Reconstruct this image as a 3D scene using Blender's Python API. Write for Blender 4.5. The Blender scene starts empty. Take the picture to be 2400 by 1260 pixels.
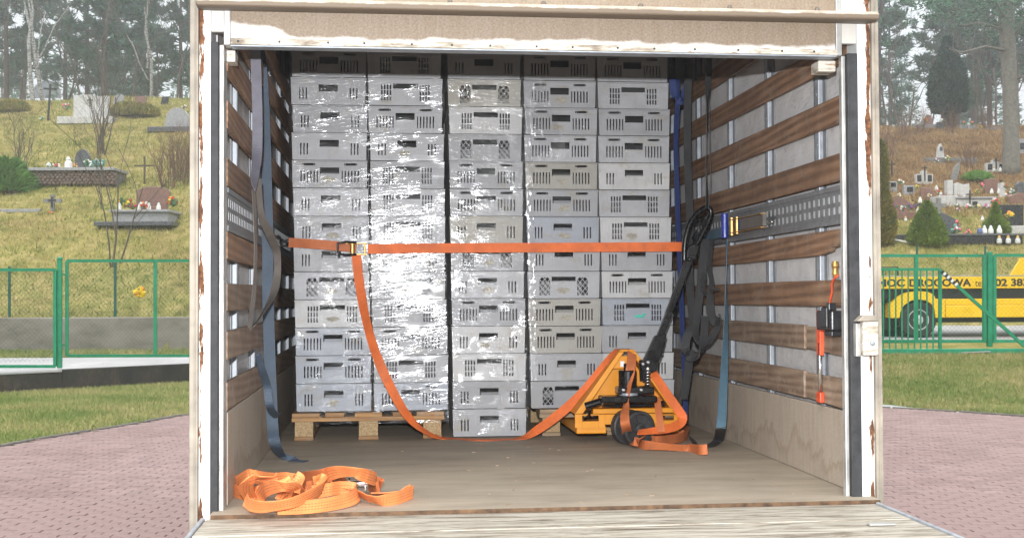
import bpy, bmesh, math, random
from mathutils import Vector, Matrix, noise
from mathutils.geometry import tessellate_polygon
random.seed(7)
R = math.radians
scene = bpy.context.scene
col = scene.collection

# ------------------------------------------------------------------ camera
CAM = Vector((.567, -4.41, .746)); YAW, PIT, ROL, FPX = .107, .0244, -.0045, 2800.0
_f = Vector((math.sin(YAW)*math.cos(PIT), math.cos(YAW)*math.cos(PIT), math.sin(PIT)))
_r = Vector((math.cos(YAW), -math.sin(YAW), 0)); _u = _r.cross(_f)
RT = _r*math.cos(ROL) + _u*math.sin(ROL); UP = _u*math.cos(ROL) - _r*math.sin(ROL); FW = _f
cd = bpy.data.cameras.new('camera'); cam = bpy.data.objects.new('camera', cd); col.objects.link(cam)
cd.sensor_width = 36; cd.lens = 36*FPX/2400; cd.clip_start = .05; cd.clip_end = 900
cam.matrix_world = Matrix((( RT.x, UP.x, -FW.x, CAM.x), (RT.y, UP.y, -FW.y, CAM.y), (RT.z, UP.z, -FW.z, CAM.z), (0, 0, 0, 1)))
scene.camera = cam

# ------------------------------------------------------------------ overcast sky, soft sun, the photographer's flash
SUN_EL, SUN_AZ = R(50), R(205)          # azimuth clockwise from +Y: the sun is behind the camera, to the left
w = bpy.data.worlds.new('World'); scene.world = w; w.use_nodes = True
nt = w.node_tree; nt.nodes.clear()
sky = nt.nodes.new('ShaderNodeTexSky'); sky.sky_type = 'NISHITA'; sky.sun_disc = False
sky.sun_elevation = SUN_EL; sky.sun_rotation = SUN_AZ; sky.dust_density = 6; sky.air_density = 1.2
bg = nt.nodes.new('ShaderNodeBackground'); bg.inputs[1].default_value = .075
bg2 = nt.nodes.new('ShaderNodeBackground'); bg2.inputs[0].default_value = (.93, .97, 1.0, 1); LZ = 1.42   # cloud layer: overcast sky, three times brighter overhead than at the horizon
tc = nt.nodes.new('ShaderNodeTexCoord'); sx_ = nt.nodes.new('ShaderNodeSeparateXYZ'); mz = nt.nodes.new('ShaderNodeMath'); mz.operation = 'MAXIMUM'; mz.inputs[1].default_value = 0
ma = nt.nodes.new('ShaderNodeMath'); ma.operation = 'MULTIPLY_ADD'; ma.inputs[1].default_value = LZ*2/3; ma.inputs[2].default_value = LZ/3
nt.links.new(tc.outputs['Generated'], sx_.inputs[0]); nt.links.new(sx_.outputs[2], mz.inputs[0]); nt.links.new(mz.outputs[0], ma.inputs[0]); nt.links.new(ma.outputs[0], bg2.inputs[1])
mx = nt.nodes.new('ShaderNodeMixShader'); mx.inputs[0].default_value = .88
out = nt.nodes.new('ShaderNodeOutputWorld')
nt.links.new(sky.outputs[0], bg.inputs[0]); nt.links.new(bg.outputs[0], mx.inputs[1]); nt.links.new(bg2.outputs[0], mx.inputs[2]); nt.links.new(mx.outputs[0], out.inputs[0])
sl = bpy.data.lights.new('sun', 'SUN'); sl.energy = .8; sl.angle = R(25); sl.color = (1, .97, .92)
so = bpy.data.objects.new('sun', sl); col.objects.link(so)
so.rotation_euler = (R(90)-SUN_EL, 0, -SUN_AZ + math.pi); so.location = (0, -20, 30)
so.rotation_euler = Vector((-math.sin(SUN_AZ)*math.cos(SUN_EL), -math.cos(SUN_AZ)*math.cos(SUN_EL), -math.sin(SUN_EL))).to_track_quat('-Z', 'Y').to_euler()
# the photograph is lit by the camera's flash (its mirror image shows in the stretch film): a small lamp on the hot shoe
fl = bpy.data.lights.new('camera_flash', 'SPOT'); fl.energy = 800; fl.shadow_soft_size = .022; fl.color = (.97, .98, 1.0)
fl.spot_size = R(78); fl.spot_blend = .6
fo = bpy.data.objects.new('camera_flash', fl); col.objects.link(fo); fo.location = (.50, -4.43, 1.01)
fo.rotation_euler = (FW + Vector((0, 0, -.03))).to_track_quat('-Z', 'Y').to_euler()
vs = scene.view_settings; vs.view_transform = 'Standard'; vs.look = 'None'; vs.gamma = 1; vs.exposure = 1.0; vs.use_curve_mapping = False
scene.cycles.use_denoising = True; scene.cycles.max_bounces = 5; scene.cycles.diffuse_bounces = 4; scene.cycles.glossy_bounces = 2; scene.cycles.transparent_max_bounces = 16
scene.cycles.use_adaptive_sampling = True; scene.cycles.adaptive_threshold = .02
scene.cycles.volume_bounces = 1; scene.cycles.caustics_reflective = False; scene.cycles.caustics_refractive = False
scene.cycles.sample_clamp_indirect = 4

# ------------------------------------------------------------------ pixel helpers (photograph pixels -> points on known planes)
def ray(u, v): return FW + RT*((u-1200)/FPX) + UP*((630-v)/FPX)
def ony(u, v, Y): d = ray(u, v); return CAM + d*((Y-CAM.y)/d.y)
def onz(u, v, Z): d = ray(u, v); return CAM + d*((Z-CAM.z)/d.z)
def onx(u, v, X): d = ray(u, v); return CAM + d*((X-CAM.x)/d.x)
def ond(u, v, Z): return CAM + ray(u, v)*Z

# ------------------------------------------------------------------ mesh builder
class MB:
    def __init__(s): s.v = []; s.f = []; s.uv = None; s.mi = []; s.m = 0
    def face(s, idx): s.f.append(idx); s.mi.append(s.m)
    def box(s, x0, x1, y0, y1, z0, z1, mat=None):
        b = len(s.v)
        p = [Vector((x, y, z)) for z in (z0, z1) for y in (y0, y1) for x in (x0, x1)]
        if mat: p = [mat @ q for q in p]
        s.v += [tuple(q) for q in p]
        for f in ((0, 2, 3, 1), (4, 5, 7, 6), (0, 1, 5, 4), (2, 6, 7, 3), (0, 4, 6, 2), (1, 3, 7, 5)): s.face(tuple(b+i for i in f))
        return s
    def prism(s, poly, axis, a0, a1, mat=None):     # poly in the two other axes (x,z) for axis y, (y,z) for x, (x,y) for z
        b = len(s.v); n = len(poly)
        for a in (a0, a1):
            for p, q in poly:
                t = {'x': (a, p, q), 'y': (p, a, q), 'z': (p, q, a)}[axis]
                s.v.append(tuple(mat @ Vector(t)) if mat else t)
        for i in range(n):
            j = (i+1) % n; s.face((b+i, b+j, b+n+j, b+n+i))
        s.face(tuple(b+i for i in reversed(range(n)))); s.face(tuple(b+n+i for i in range(n)))
        return s
    def tube(s, pts, r, n=8, cap=True, flat=None):
        pts = [Vector(p) for p in pts]; b = len(s.v); k = len(pts)
        rs = r if isinstance(r, (list, tuple)) else [r]*k
        prev = None
        for i, p in enumerate(pts):
            t = (pts[min(i+1, k-1)] - pts[max(i-1, 0)])
            if t.length < 1e-9: t = Vector((0, 0, 1))
            t.normalize()
            if prev is None:
                a = t.cross(Vector((0, 0, 1)))
                if a.length < .05: a = t.cross(Vector((0, 1, 0)))
            else: a = prev - t*prev.dot(t)
            a.normalize(); prev = a; c = t.cross(a)
            for j in range(n):
                th = 2*math.pi*(j+.5)/n
                s.v.append(tuple(p + (a*math.cos(th) + c*math.sin(th))*rs[i]))
        for i in range(k-1):
            for j in range(n):
                j2 = (j+1) % n; s.face((b+i*n+j, b+i*n+j2, b+(i+1)*n+j2, b+(i+1)*n+j))
        if cap:
            s.face(tuple(b+j for j in reversed(range(n)))); s.face(tuple(b+(k-1)*n+j for j in range(n)))
        return s
    def lathe(s, prof, c=(0, 0, 0), n=16, axis=Vector((0, 0, 1))):   # prof: (radius, height)
        axis = Vector(axis).normalized(); a = axis.orthogonal().normalized(); d = axis.cross(a); b = len(s.v); c = Vector(c)
        for r, h in prof:
            for j in range(n):
                th = 2*math.pi*j/n; s.v.append(tuple(c + axis*h + (a*math.cos(th)+d*math.sin(th))*max(r, 1e-4)))
        k = len(prof)
        for i in range(k-1):
            for j in range(n):
                j2 = (j+1) % n; s.face((b+i*n+j, b+i*n+j2, b+(i+1)*n+j2, b+(i+1)*n+j))
        s.face(tuple(b+j for j in reversed(range(n)))); s.face(tuple(b+(k-1)*n+j for j in range(n)))
        return s
    def blob(s, c, r, n=6, m=4, jit=.25, rng=random):
        c = Vector(c); b = len(s.v); rx, ry, rz = r if isinstance(r, tuple) else (r, r, r)
        for i in range(1, m):
            ph = math.pi*i/m
            for j in range(n):
                th = 2*math.pi*(j+.5*(i % 2))/n; k = 1+jit*(rng.random()-.5)*2
                s.v.append((c.x+rx*k*math.sin(ph)*math.cos(th), c.y+ry*k*math.sin(ph)*math.sin(th), c.z+rz*k*math.cos(ph)))
        s.v += [(c.x, c.y, c.z+rz), (c.x, c.y, c.z-rz)]; t = len(s.v)-2; u = t+1
        for i in range(m-2):
            for j in range(n):
                j2 = (j+1) % n; s.face((b+i*n+j, b+(i+1)*n+j, b+(i+1)*n+j2, b+i*n+j2))
        for j in range(n):
            j2 = (j+1) % n; s.face((t, b+j, b+j2)); s.face((u, b+(m-2)*n+j2, b+(m-2)*n+j))
        return s
    def tri(s, a, b_, c): b = len(s.v); s.v += [tuple(a), tuple(b_), tuple(c)]; s.face((b, b+1, b+2)); return s
    def quad(s, *p): b = len(s.v); s.v += [tuple(q) for q in p]; s.face((b, b+1, b+2, b+3)); return s
    def ribbon(s, pts, wdirs, width=.05, th=.0025, sub=6):
        pts = [Vector(p) for p in pts]; k = len(pts)
        if not isinstance(wdirs, list): wdirs = [wdirs]*k
        wd = [Vector(d).normalized() for d in wdirs]
        P, W = [], []
        for i in range(k-1):
            p0, p1, p2, p3 = pts[max(i-1, 0)], pts[i], pts[i+1], pts[min(i+2, k-1)]
            for j in range(sub):
                t = j/sub; P.append(.5*((2*p1)+(p2-p0)*t+(2*p0-5*p1+4*p2-p3)*t*t+(3*p1-p0-3*p2+p3)*t**3)); W.append(wd[i].lerp(wd[i+1], t))
        P.append(pts[-1]); W.append(wd[-1])
        b = len(s.v); L = 0; uvs = []
        for i, p in enumerate(P):
            t = (P[min(i+1, len(P)-1)]-P[max(i-1, 0)])
            if t.length < 1e-9: t = Vector((1, 0, 0))
            t.normalize(); d = W[i]-t*W[i].dot(t)
            if d.length < 1e-6: d = t.orthogonal()
            d.normalize(); n = t.cross(d)
            if i: L += (p-P[i-1]).length
            for e, g in ((-1, -1), (1, -1), (1, 1), (-1, 1)):
                s.v.append(tuple(p+d*(e*width/2)+n*(g*th/2))); uvs.append((L, .5+.5*e))
        if s.uv is None: s.uv = {}
        for i, q in enumerate(uvs): s.uv[b+i] = q
        for i in range(len(P)-1):
            for j in range(4): j2 = (j+1) % 4; s.face((b+i*4+j, b+i*4+j2, b+i*4+4+j2, b+i*4+4+j))
        s.face((b+3, b+2, b+1, b)); e = b+(len(P)-1)*4; s.face((e, e+1, e+2, e+3))
        return s
    def mesh(s, name, mats, smooth=False):
        me = bpy.data.meshes.new(name); me.from_pydata(s.v, [], s.f)
        mats = mats if isinstance(mats, (list, tuple)) else [mats]
        for m in mats: me.materials.append(m)
        if len(mats) > 1: me.polygons.foreach_set('material_index', s.mi)
        if s.uv:
            ul = me.uv_layers.new(name='UVMap'); li = [0]*len(me.loops); me.loops.foreach_get('vertex_index', li)
            fl_ = [];
            for i in li: fl_ += s.uv.get(i, (0, 0))
            ul.data.foreach_set('uv', fl_)
        if smooth: me.polygons.foreach_set('use_smooth', [True]*len(me.polygons))
        me.update(); return me
    def build(s, name, mats, parent=None, smooth=False, bevel=0, seg=2, normals=True):
        me = s.mesh(name, mats, smooth)
        if normals:
            bm = bmesh.new(); bm.from_mesh(me); bmesh.ops.recalc_face_normals(bm, faces=bm.faces); bm.to_mesh(me); bm.free()
        return link(name, me, parent, bevel, seg)
def link(name, me, parent=None, bevel=0, seg=2, loc=None, rot=None):
    o = bpy.data.objects.new(name, me); col.objects.link(o)
    if loc is not None: o.location = loc
    if rot is not None: o.rotation_euler = rot
    if parent is not None: attach(o, parent)
    if bevel:
        b = o.modifiers.new('bevel', 'BEVEL'); b.width = bevel; b.segments = seg; b.limit_method = 'ANGLE'; b.angle_limit = R(40)
    return o
def wmat(o):        # world matrix from our own bookkeeping (no depsgraph needed)
    return o.parent and (wmat(o.parent) @ o.matrix_parent_inverse @ o.matrix_basis) or o.matrix_basis.copy()
def attach(o, parent): o.parent = parent; o.matrix_parent_inverse = wmat(parent).inverted()
def tag(o, label=None, cat=None, group=None, kind=None):
    if label: o['label'] = label
    if cat: o['category'] = cat
    if group: o['group'] = group
    if kind: o['kind'] = kind
    return o
def thing(name, label, cat, loc=(0, 0, 0), rotz=0, group=None):
    o = bpy.data.objects.new(name, None); o.empty_display_size = .1; col.objects.link(o)
    o.location = loc; o.rotation_euler = (0, 0, rotz); return tag(o, label, cat, group)
def copy_tree(o, parent=None):
    c = o.copy(); col.objects.link(c)
    if parent is not None: c.parent = parent
    for ch in list(o.children): copy_tree(ch, c)
    return c

# ------------------------------------------------------------------ materials
MAT = {}
class N:        # tiny node helper
    def __init__(s, name):
        s.mat = bpy.data.materials.new(name); s.mat.use_nodes = True; s.t = s.mat.node_tree; s.b = s.t.nodes['Principled BSDF']; MAT[name] = s.mat
        s._c = {}
    def n(s, typ, **kw):
        x = s.t.nodes.new('ShaderNode'+typ)
        for k, v in kw.items(): setattr(x, k, v)
        return x
    def set(s, sock, val):
        if hasattr(val, 'is_output') : s.t.links.new(val, sock)
        elif isinstance(val, tuple) and len(val) == 3 and sock.type == 'RGBA': sock.default_value = (*val, 1)
        else: sock.default_value = val
    def co(s, kind='Object'):
        if kind not in s._c: s._c[kind] = s.n('TexCoord').outputs[kind]
        return s._c[kind]
    def map(s, vec, scale=(1, 1, 1), rot=(0, 0, 0), loc=(0, 0, 0)):
        m = s.n('Mapping'); s.set(m.inputs['Vector'], vec); m.inputs['Scale'].default_value = scale; m.inputs['Rotation'].default_value = rot
        if hasattr(loc, 'is_output'): s.t.links.new(loc, m.inputs['Location'])
        else: m.inputs['Location'].default_value = loc
        return m.outputs[0]
    def noise(s, vec, scale=5, detail=4, rough=.55, dist=0):
        x = s.n('TexNoise'); s.set(x.inputs['Vector'], vec); x.inputs['Scale'].default_value = scale; x.inputs['Detail'].default_value = detail
        x.inputs['Roughness'].default_value = rough; x.inputs['Distortion'].default_value = dist; return x.outputs[0]
    def voro(s, vec, scale=5, feature='F1', out='Distance'):
        x = s.n('TexVoronoi', feature=feature); s.set(x.inputs['Vector'], vec); x.inputs['Scale'].default_value = scale; return x.outputs[out]
    def ramp(s, fac, stops, interp='LINEAR'):
        x = s.n('ValToRGB'); x.color_ramp.interpolation = interp; s.set(x.inputs[0], fac); e = x.color_ramp.elements
        while len(e) < len(stops): e.new(.5)
        for i, (p, c) in enumerate(stops):
            e[i].position = p; e[i].color = (*c, 1) if isinstance(c, tuple) else (c, c, c, 1)
        return x.outputs[0]
    def math(s, op, a, b=0, clamp=False):
        x = s.n('Math', operation=op, use_clamp=clamp); s.set(x.inputs[0], a); s.set(x.inputs[1], b); return x.outputs[0]
    def mix(s, fac, a, b, blend='MIX'):
        x = s.n('Mix', data_type='RGBA', blend_type=blend); s.set(x.inputs[0], fac); s.set(x.inputs[6], a); s.set(x.inputs[7], b); return x.outputs[2]
    def sep(s, vec): x = s.n('SeparateXYZ'); s.set(x.inputs[0], vec); return x.outputs
    def rnd(s): return s.n('ObjectInfo').outputs['Random']
    def ocol(s): return s.n('ObjectInfo').outputs['Color']
    def bump(s, h, strength=.4, dist=.01):
        x = s.n('Bump'); s.set(x.inputs['Height'], h); x.inputs['Strength'].default_value = strength; x.inputs['Distance'].default_value = dist
        s.t.links.new(x.outputs[0], s.b.inputs['Normal']); return x.outputs[0]
    def base(s, c=None, rough=None, metal=None, spec=None):
        if c is not None: s.set(s.b.inputs['Base Color'], c)
        if rough is not None: s.set(s.b.inputs['Roughness'], rough)
        if metal is not None: s.set(s.b.inputs['Metallic'], metal)
        if spec is not None: s.set(s.b.inputs['Specular IOR Level'], spec)
        return s
def plain(name, c, rough=.5, metal=0, var=.25, scale=12, bump=.15, spec=.5, bd=.004, coord='Object'):
    m = N(name); v = m.co(coord); n1 = m.noise(v, scale, 5, .6)
    k = m.ramp(n1, [(.3, tuple(x*(1-var) for x in c)), (.7, tuple(min(1, x*(1+var)) for x in c))])
    m.base(k, m.ramp(n1, [(.3, max(.05, rough-.08)), (.7, min(1, rough+.1))]), metal, spec)
    if bump: m.bump(m.noise(v, scale*6, 3), bump, bd)
    return m.mat
# ================================================================== truck materials
def mat_white_rust(name, edge_x, spread, paint=(.62, .63, .62)):
    m = N(name); v = m.co(); xyz = m.sep(v)
    n1 = m.noise(m.map(v, (26, 10, 5)), 1.6, 8, .68); n2 = m.noise(v, 60, 4)
    nb = m.noise(m.map(v, (1, 1, 1.3)), 2.2, 3)
    d = m.math('DIVIDE', m.math('ABSOLUTE', m.math('SUBTRACT', xyz[0], edge_x)), spread)
    prox = m.math('SUBTRACT', 1.0, d, True)
    s = m.math('ADD', m.math('MULTIPLY', prox, .30), m.math('ADD', n1, m.math('MULTIPLY', nb, .5)))
    rust = m.ramp(s, [(.97, 0), (1.0, 1)]); halo = m.ramp(s, [(.86, 0), (1.0, 1)])
    dirt = m.ramp(m.noise(m.map(v, (8, 8, 1.2)), 2, 5), [(.35, paint), (.8, tuple(c*.86 for c in paint))])
    c = m.mix(m.math('MULTIPLY', halo, .35), dirt, (.62, .42, .22))
    rc = m.ramp(n2, [(.3, (.035, .016, .010)), (.5, (.12, .045, .018)), (.75, (.27, .12, .045))])
    m.base(m.mix(rust, c, rc), m.mix(rust, (.38, .38, .38), (.9, .9, .9)))
    m.bump(m.math('ADD', m.math('MULTIPLY', rust, -.7), m.math('MULTIPLY', n2, m.math('ADD', .12, rust))), .5, .004)
    return m.mat
mat_white_rust('left_post_paint', -.078, .022); mat_white_rust('right_post_paint', 2.388, .022)
mat_white_rust('plain_white_paint', -9, 1, (.55, .52, .47))
def mat_header():
    m = N('header_dirt'); v = m.co(); x, y, z = m.sep(v)
    n = m.noise(m.map(v, (5, 5, 9)), 1.5, 7, .6); n2 = m.noise(v, 130, 3)
    lim = m.math('ADD', m.math('MULTIPLY', n, .06), 1.656)             # where the road dust ends and washed paint begins
    wash = m.ramp(x, [(0, .055), (.16, .035), (.26, 0)])
    t = m.math('MULTIPLY', m.math('SUBTRACT', z, m.math('ADD', lim, wash)), 70)
    fac = m.math('MULTIPLY', m.math('ADD', t, .5, True), m.ramp(m.noise(m.map(v, (40, 1, 3)), 1, 3), [(.25, .94), (.6, 1)]))
    dust = m.ramp(n2, [(.3, (.155, .112, .074)), (.7, (.25, .188, .130))])
    m.base(m.mix(fac, (.62, .60, .56), dust), .62); m.bump(n2, .3, .002); return m.mat
mat_header()
def mat_sill(name, paint=(.72, .70, .64)):
    m = N(name); v = m.co(); n = m.noise(m.map(v, (3, 8, 14)), 2.2, 8, .7); n2 = m.noise(v, 90, 3)
    c = m.ramp(n, [(.36, (.16, .12, .085)), (.45, (.36, .31, .24)), (.52, paint), (.60, paint), (.66, (.25, .13, .055))])
    m.base(m.mix(m.ramp(n2, [(.45, 0), (.8, .35)]), c, (.40, .33, .26)), .6); m.bump(n, .35, .004); return m.mat
mat_sill('chipped_white', (.56, .52, .45)); mat_sill('dusty_rail_paint', (.44, .39, .32))
def mat_wood(name, dark, light, axis=1, rough=.62, gscale=1.0, grey=.0):
    m = N(name); rd = m.rnd(); off = m.n('CombineXYZ')
    for i in range(3): m.set(off.inputs[i], m.math('MULTIPLY', rd, 37.0+11*i))
    sc = [22*gscale]*3; sc[axis] = 1.4*gscale
    v = m.map(m.co(), tuple(sc), loc=off.outputs[0])
    n1 = m.noise(v, 1.2, 7, .66, 1.6); n2 = m.noise(m.map(m.co(), (3, 3, 3), loc=off.outputs[0]), 1.4, 5, .6)
    w_ = m.n('TexWave', wave_type='RINGS', rings_direction='SPHERICAL'); m.set(w_.inputs['Vector'], m.map(m.co(), tuple(x*.22 for x in sc), loc=off.outputs[0]))
    w_.inputs['Scale'].default_value = 2.6; w_.inputs['Distortion'].default_value = 6; w_.inputs['Detail'].default_value = 3
    s = m.math('ADD', m.math('MULTIPLY', n1, .6), m.math('MULTIPLY', w_.outputs[1], .22))
    mid = tuple((a+b)/2 for a, b in zip(dark, light))
    c = m.ramp(s, [(.24, dark), (.46, mid), (.66, light)])
    c = m.mix(m.ramp(n2, [(.35, 0), (.7, .55)]), c, tuple(x*.7 for x in dark))
    c = m.mix(m.ramp(m.noise(m.map(m.co(), (6, 6, 6), loc=off.outputs[0]), 2, 8, .75), [(.50, 0), (.70, .6+grey)]), c, (.33, .27, .21))
    hv = m.n('HueSaturation'); m.set(hv.inputs['Color'], c); m.set(hv.inputs['Value'], m.math('ADD', .8, m.math('MULTIPLY', rd, .42)))
    m.base(hv.outputs[0], m.ramp(n1, [(.3, rough-.14), (.7, rough+.1)]), spec=.4)
    m.bump(m.math('ADD', s, m.math('MULTIPLY', m.noise(v, 5, 3), .4)), .5, .0035); return m.mat
mat_wood('plank_wood', (.15, .076, .042), (.46, .27, .155))
mat_wood('plank_wood_dusty', (.155, .10, .066), (.37, .27, .19), grey=.15)
mat_wood('pallet_wood', (.24, .115, .035), (.52, .29, .11), axis=0, rough=.6)
mat_wood('pallet_wood_pale', (.25, .17, .10), (.45, .34, .22), axis=0, rough=.7)
def mat_floor():
    m = N('cargo_floor_ply'); v = m.co()
    a = m.noise(m.map(v, (1.2, 4, 1)), 1.6, 8, .65); b = m.noise(m.map(v, (2, 30, 1)), 2, 6, .7); d = m.noise(v, 160, 2)
    c = m.ramp(a, [(.28, (.225, .185, .142)), (.5, (.315, .265, .203)), (.72, (.385, .325, .252))])
    c = m.mix(m.ramp(b, [(.54, 0), (.74, .5)]), c, (.21, .165, .12))
    c = m.mix(m.ramp(d, [(.5, 0), (.8, .3)]), c, (.46, .395, .31))
    m.base(c, .7, spec=.3); m.bump(m.math('ADD', b, d), .25, .002); return m.mat
mat_floor()
def mat_kick():
    m = N('kick_board_ply'); v = m.co(); x, y, z = m.sep(v)
    n = m.noise(m.map(v, (1, 2.1, 1)), 1.1, 5, .65, 1.0); n2 = m.noise(m.map(v, (1, 60, 3)), 1, 6, .7); d = m.noise(v, 120, 2)
    e = m.math('SUBTRACT', m.math('ADD', m.math('MULTIPLY', n, .62), m.math('MULTIPLY', n2, .09)), .235)   # soaked edge climbs to this height
    k = m.math('SUBTRACT', z, e)
    stain = m.ramp(m.math('ADD', m.math('MULTIPLY', k, 5), .5), [(.18, .15), (.44, .85), (.49, .7), (.53, 0)])
    c = m.ramp(n2, [(.3, (.29, .238, .187)), (.7, (.40, .338, .272))])
    c = m.mix(m.ramp(d, [(.45, 0), (.85, .4)]), c, (.52, .45, .37))
    m.base(m.mix(m.math('MULTIPLY', stain, .6), c, (.22, .165, .11)), .65, spec=.35); m.bump(m.math('ADD', n2, d), .25, .002); return m.mat
mat_kick()
def mat_panel():
    m = N('wall_panel_skin'); v = m.co(); n = m.noise(m.map(v, (2, 3, 3)), 2, 6, .6); sc = m.noise(m.map(v, (9, 12, 12)), 2.4, 9, .8)
    c = m.ramp(n, [(.3, (.50, .485, .475)), (.7, (.64, .625, .615))])
    c = m.mix(m.ramp(sc, [(.60, 0), (.64, .55)]), c, (.10, .09, .085))
    x, y, z = m.sep(v); grime = m.ramp(z, [(.28, .5), (.75, 0)])
    c = m.mix(m.math('MULTIPLY', grime, m.ramp(sc, [(.35, .2), (.6, 1)])), c, (.21, .18, .15))
    m.base(c, m.ramp(sc, [(.3, .26), (.6, .42)]), spec=.28)
    m.bump(m.math('ADD', m.noise(m.map(v, (2, 7, 16)), 1.8, 3), m.math('MULTIPLY', sc, .04)), .5, .012); return m.mat
mat_panel()
plain('galvanised', (.30, .32, .345), .5, .3, .25, 18, .1); plain('rail_steel', (.19, .193, .198), .5, .3, .3, 25, .2)
plain('rubber_seal', (.026, .026, .028), .75, 0, .6, 22, .35); plain('trim_aluminium', (.40, .39, .37), .45, .45, .3, 9, .2)
plain('trim_dusty', (.27, .235, .19), .65, .2, .4, 7, .2); plain('dark_steel', (.055, .053, .052), .5, .4, .4, 20, .2)
plain('chrome', (.75, .75, .76), .18, 1, .1, 30, 0); plain('black_plastic', (.014, .014, .016), .35, 0, .4, 30, .1)
plain('tyre_rubber', (.022, .022, .023), .75, 0, .4, 30, .3); plain('zinc_bolt', (.14, .12, .10), .5, .4, .3, 60, .2)
plain('red_paint', (.62, .075, .022), .45, 0, .25, 14, .2); plain('brass', (.42, .25, .08), .4, .7, .35, 40, .2)
plain('truck_white', (.70, .71, .71), .42, 0, .08, 4, .05); plain('ceiling_panel', (.40, .40, .40), .6, 0, .15, 3, .1)
def mat_deck():
    m = N('deck_board_paint'); v = m.co(); n = m.noise(m.map(v, (1.6, 14, 10)), 2.0, 9, .72, .8); g = m.noise(m.map(v, (4, 60, 20)), 1.5, 6, .7); s = m.noise(m.map(v, (9, 2, 1)), 2, 4)
    c = m.ramp(n, [(.34, (.11, .085, .062)), (.43, (.20, .17, .13)), (.50, (.34, .305, .25)), (.66, (.47, .435, .37))])
    c = m.mix(m.ramp(g, [(.55, 0), (.72, .6)]), c, (.20, .17, .14))
    m.base(c, .66, spec=.3); m.bump(m.math('ADD', n, m.math('MULTIPLY', g, .7)), .5, .005); return m.mat
mat_deck()

# ================================================================== the box truck
GZ = -1.0
XL, XR = .006, 2.344          # faces of the side planks
truck = thing('box_truck', 'white box truck with rusty door posts, open at the rear and loaded with crates', 'truck', (1.15, 2.4, GZ))
TP = lambda mb, name, mat, bevel=.002, **k: mb.build(name, MAT[mat] if isinstance(mat, str) else mat, truck, bevel=bevel, **k)
fl_ = TP(MB().box(-.035, 2.385, -.166, 5.2, -.03, 0), 'cargo_floor', 'cargo_floor_ply')
MB().box(-.03, 2.38, -.174, -.1665, -.024, .0005).build('floor_edge_strip', plain('rusty_edge', (.105, .06, .032), .9, .1, .7, 25, .4), fl_, bevel=.002)
TP(MB().box(-.11, 2.42, -.08, 5.3, -.16, -.0345), 'floor_frame', 'dark_steel')
# outer skin and roof
TP(MB().box(-.118, -.0705, .06, 5.3, -.16, 2.42), 'body_side', 'truck_white'); TP(MB().box(2.416, 2.43, .06, 5.3, -.16, 2.42), 'body_side', 'truck_white')
TP(MB().box(-.118, 2.43, -.1, 5.3, 2.421, 2.46), 'roof', 'truck_white'); TP(MB().box(-.07, 2.415, .02, 5.25, 2.32, 2.36), 'ceiling', 'ceiling_panel')
TP(MB().box(-.118, 2.43, 5.301, 5.34, -.16, 2.46), 'front_bulkhead', 'truck_white')
# cab, wheels and chassis (mostly hidden behind the body)
TP(MB().box(.0, 2.31, 5.5, 7.2, -.55, 1.35), 'cab', 'truck_white', bevel=.12, seg=3)
TP(MB().box(.72, .84, -.05, 7.1, -.42, -.1605).box(1.46, 1.58, -.05, 7.1, -.42, -.1605), 'chassis_rail', 'dark_steel')
for yy in (1.3, 6.2):
    for x0, x1 in ((-.03, .25), (2.05, 2.33)):
        wl = TP(MB().lathe([(.30, 0), (.42, .02), (.44, .06), (.44, .22), (.42, .26), (.30, .28)], (x0, yy, GZ+.44), 28, (1, 0, 0)), 'wheel', 'tyre_rubber', smooth=False)
        MB().lathe([(.10, -.005), (.20, .0), (.28, .03), (.28, .25), (.2, .285), (.1, .285)], (x0, yy, GZ+.44), 20, (1, 0, 0)).build('rim', MAT['galvanised'], wl)
# rear posts: outer trim, painted post, rubber seal, inner trim
lp = TP(MB().box(-.085, -.0435, -.085, .058, -.16, 2.42), 'door_post', 'left_post_paint', bevel=.004)
MB().box(-.115, -.0855, -.098, .05, -.12, 2.42).box(-.0985, -.093, -.104, -.0985, -.12, 2.42).build('corner_trim', MAT['trim_dusty'], lp, bevel=.003)
MB().box(-.043, -.0165, -.093, .04, -.035, 1.662).build('rubber_seal', MAT['rubber_seal'], lp, bevel=.004)
MB().box(-.016, .001, -.075, .02, -.008, 1.655).build('inner_trim', MAT['trim_aluminium'], lp, bevel=.003)
rp = TP(MB().box(2.3455, 2.398, -.085, .058, -.16, 2.42), 'door_post', 'right_post_paint', bevel=.004)
MB().box(2.3985, 2.425, -.098, .05, -.12, 2.42).box(2.409, 2.413, -.104, -.0985, -.12, 2.42).build('corner_trim', MAT['trim_dusty'], rp, bevel=.003)
MB().box(2.3035, 2.345, -.093, -.048, -.035, 1.662).build('rubber_seal', MAT['rubber_seal'], rp, bevel=.004)
MB().box(2.288, 2.303, -.075, -.045, -.008, 1.655).build('inner_trim', MAT['trim_aluminium'], rp, bevel=.003)
# catch on the right post
p0, p1 = ony(2010, 835, -.11), ony(2050, 752, -.11)
ct = MB().box(p0.x+.012, p1.x+.005, -.135, -.0985, p0.z+.004, p1.z).build('door_catch', MAT['chipped_white'], rp, bevel=.006)
MB().box(p0.x-.008, p0.x+.011, -.118, -.0862, p0.z, p1.z-.008).build('catch_plate', MAT['trim_aluminium'], rp, bevel=.003)
MB().lathe([(.009, 0), (.009, .008), (.004, .012)], ((p0.x+p1.x)/2+.012, -.135, p0.z+.05), 10, (0, -1, 0)).build('rivet', MAT['galvanised'], rp)
MB().prism([(p0.x-.012, p1.z), (p1.x+.002, p1.z), (p1.x-.012, p1.z+.022), (p0.x+.012, p1.z+.022)], 'y', -.14, -.0985).build('catch_hood', MAT['trim_dusty'], rp, bevel=.003)
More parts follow.
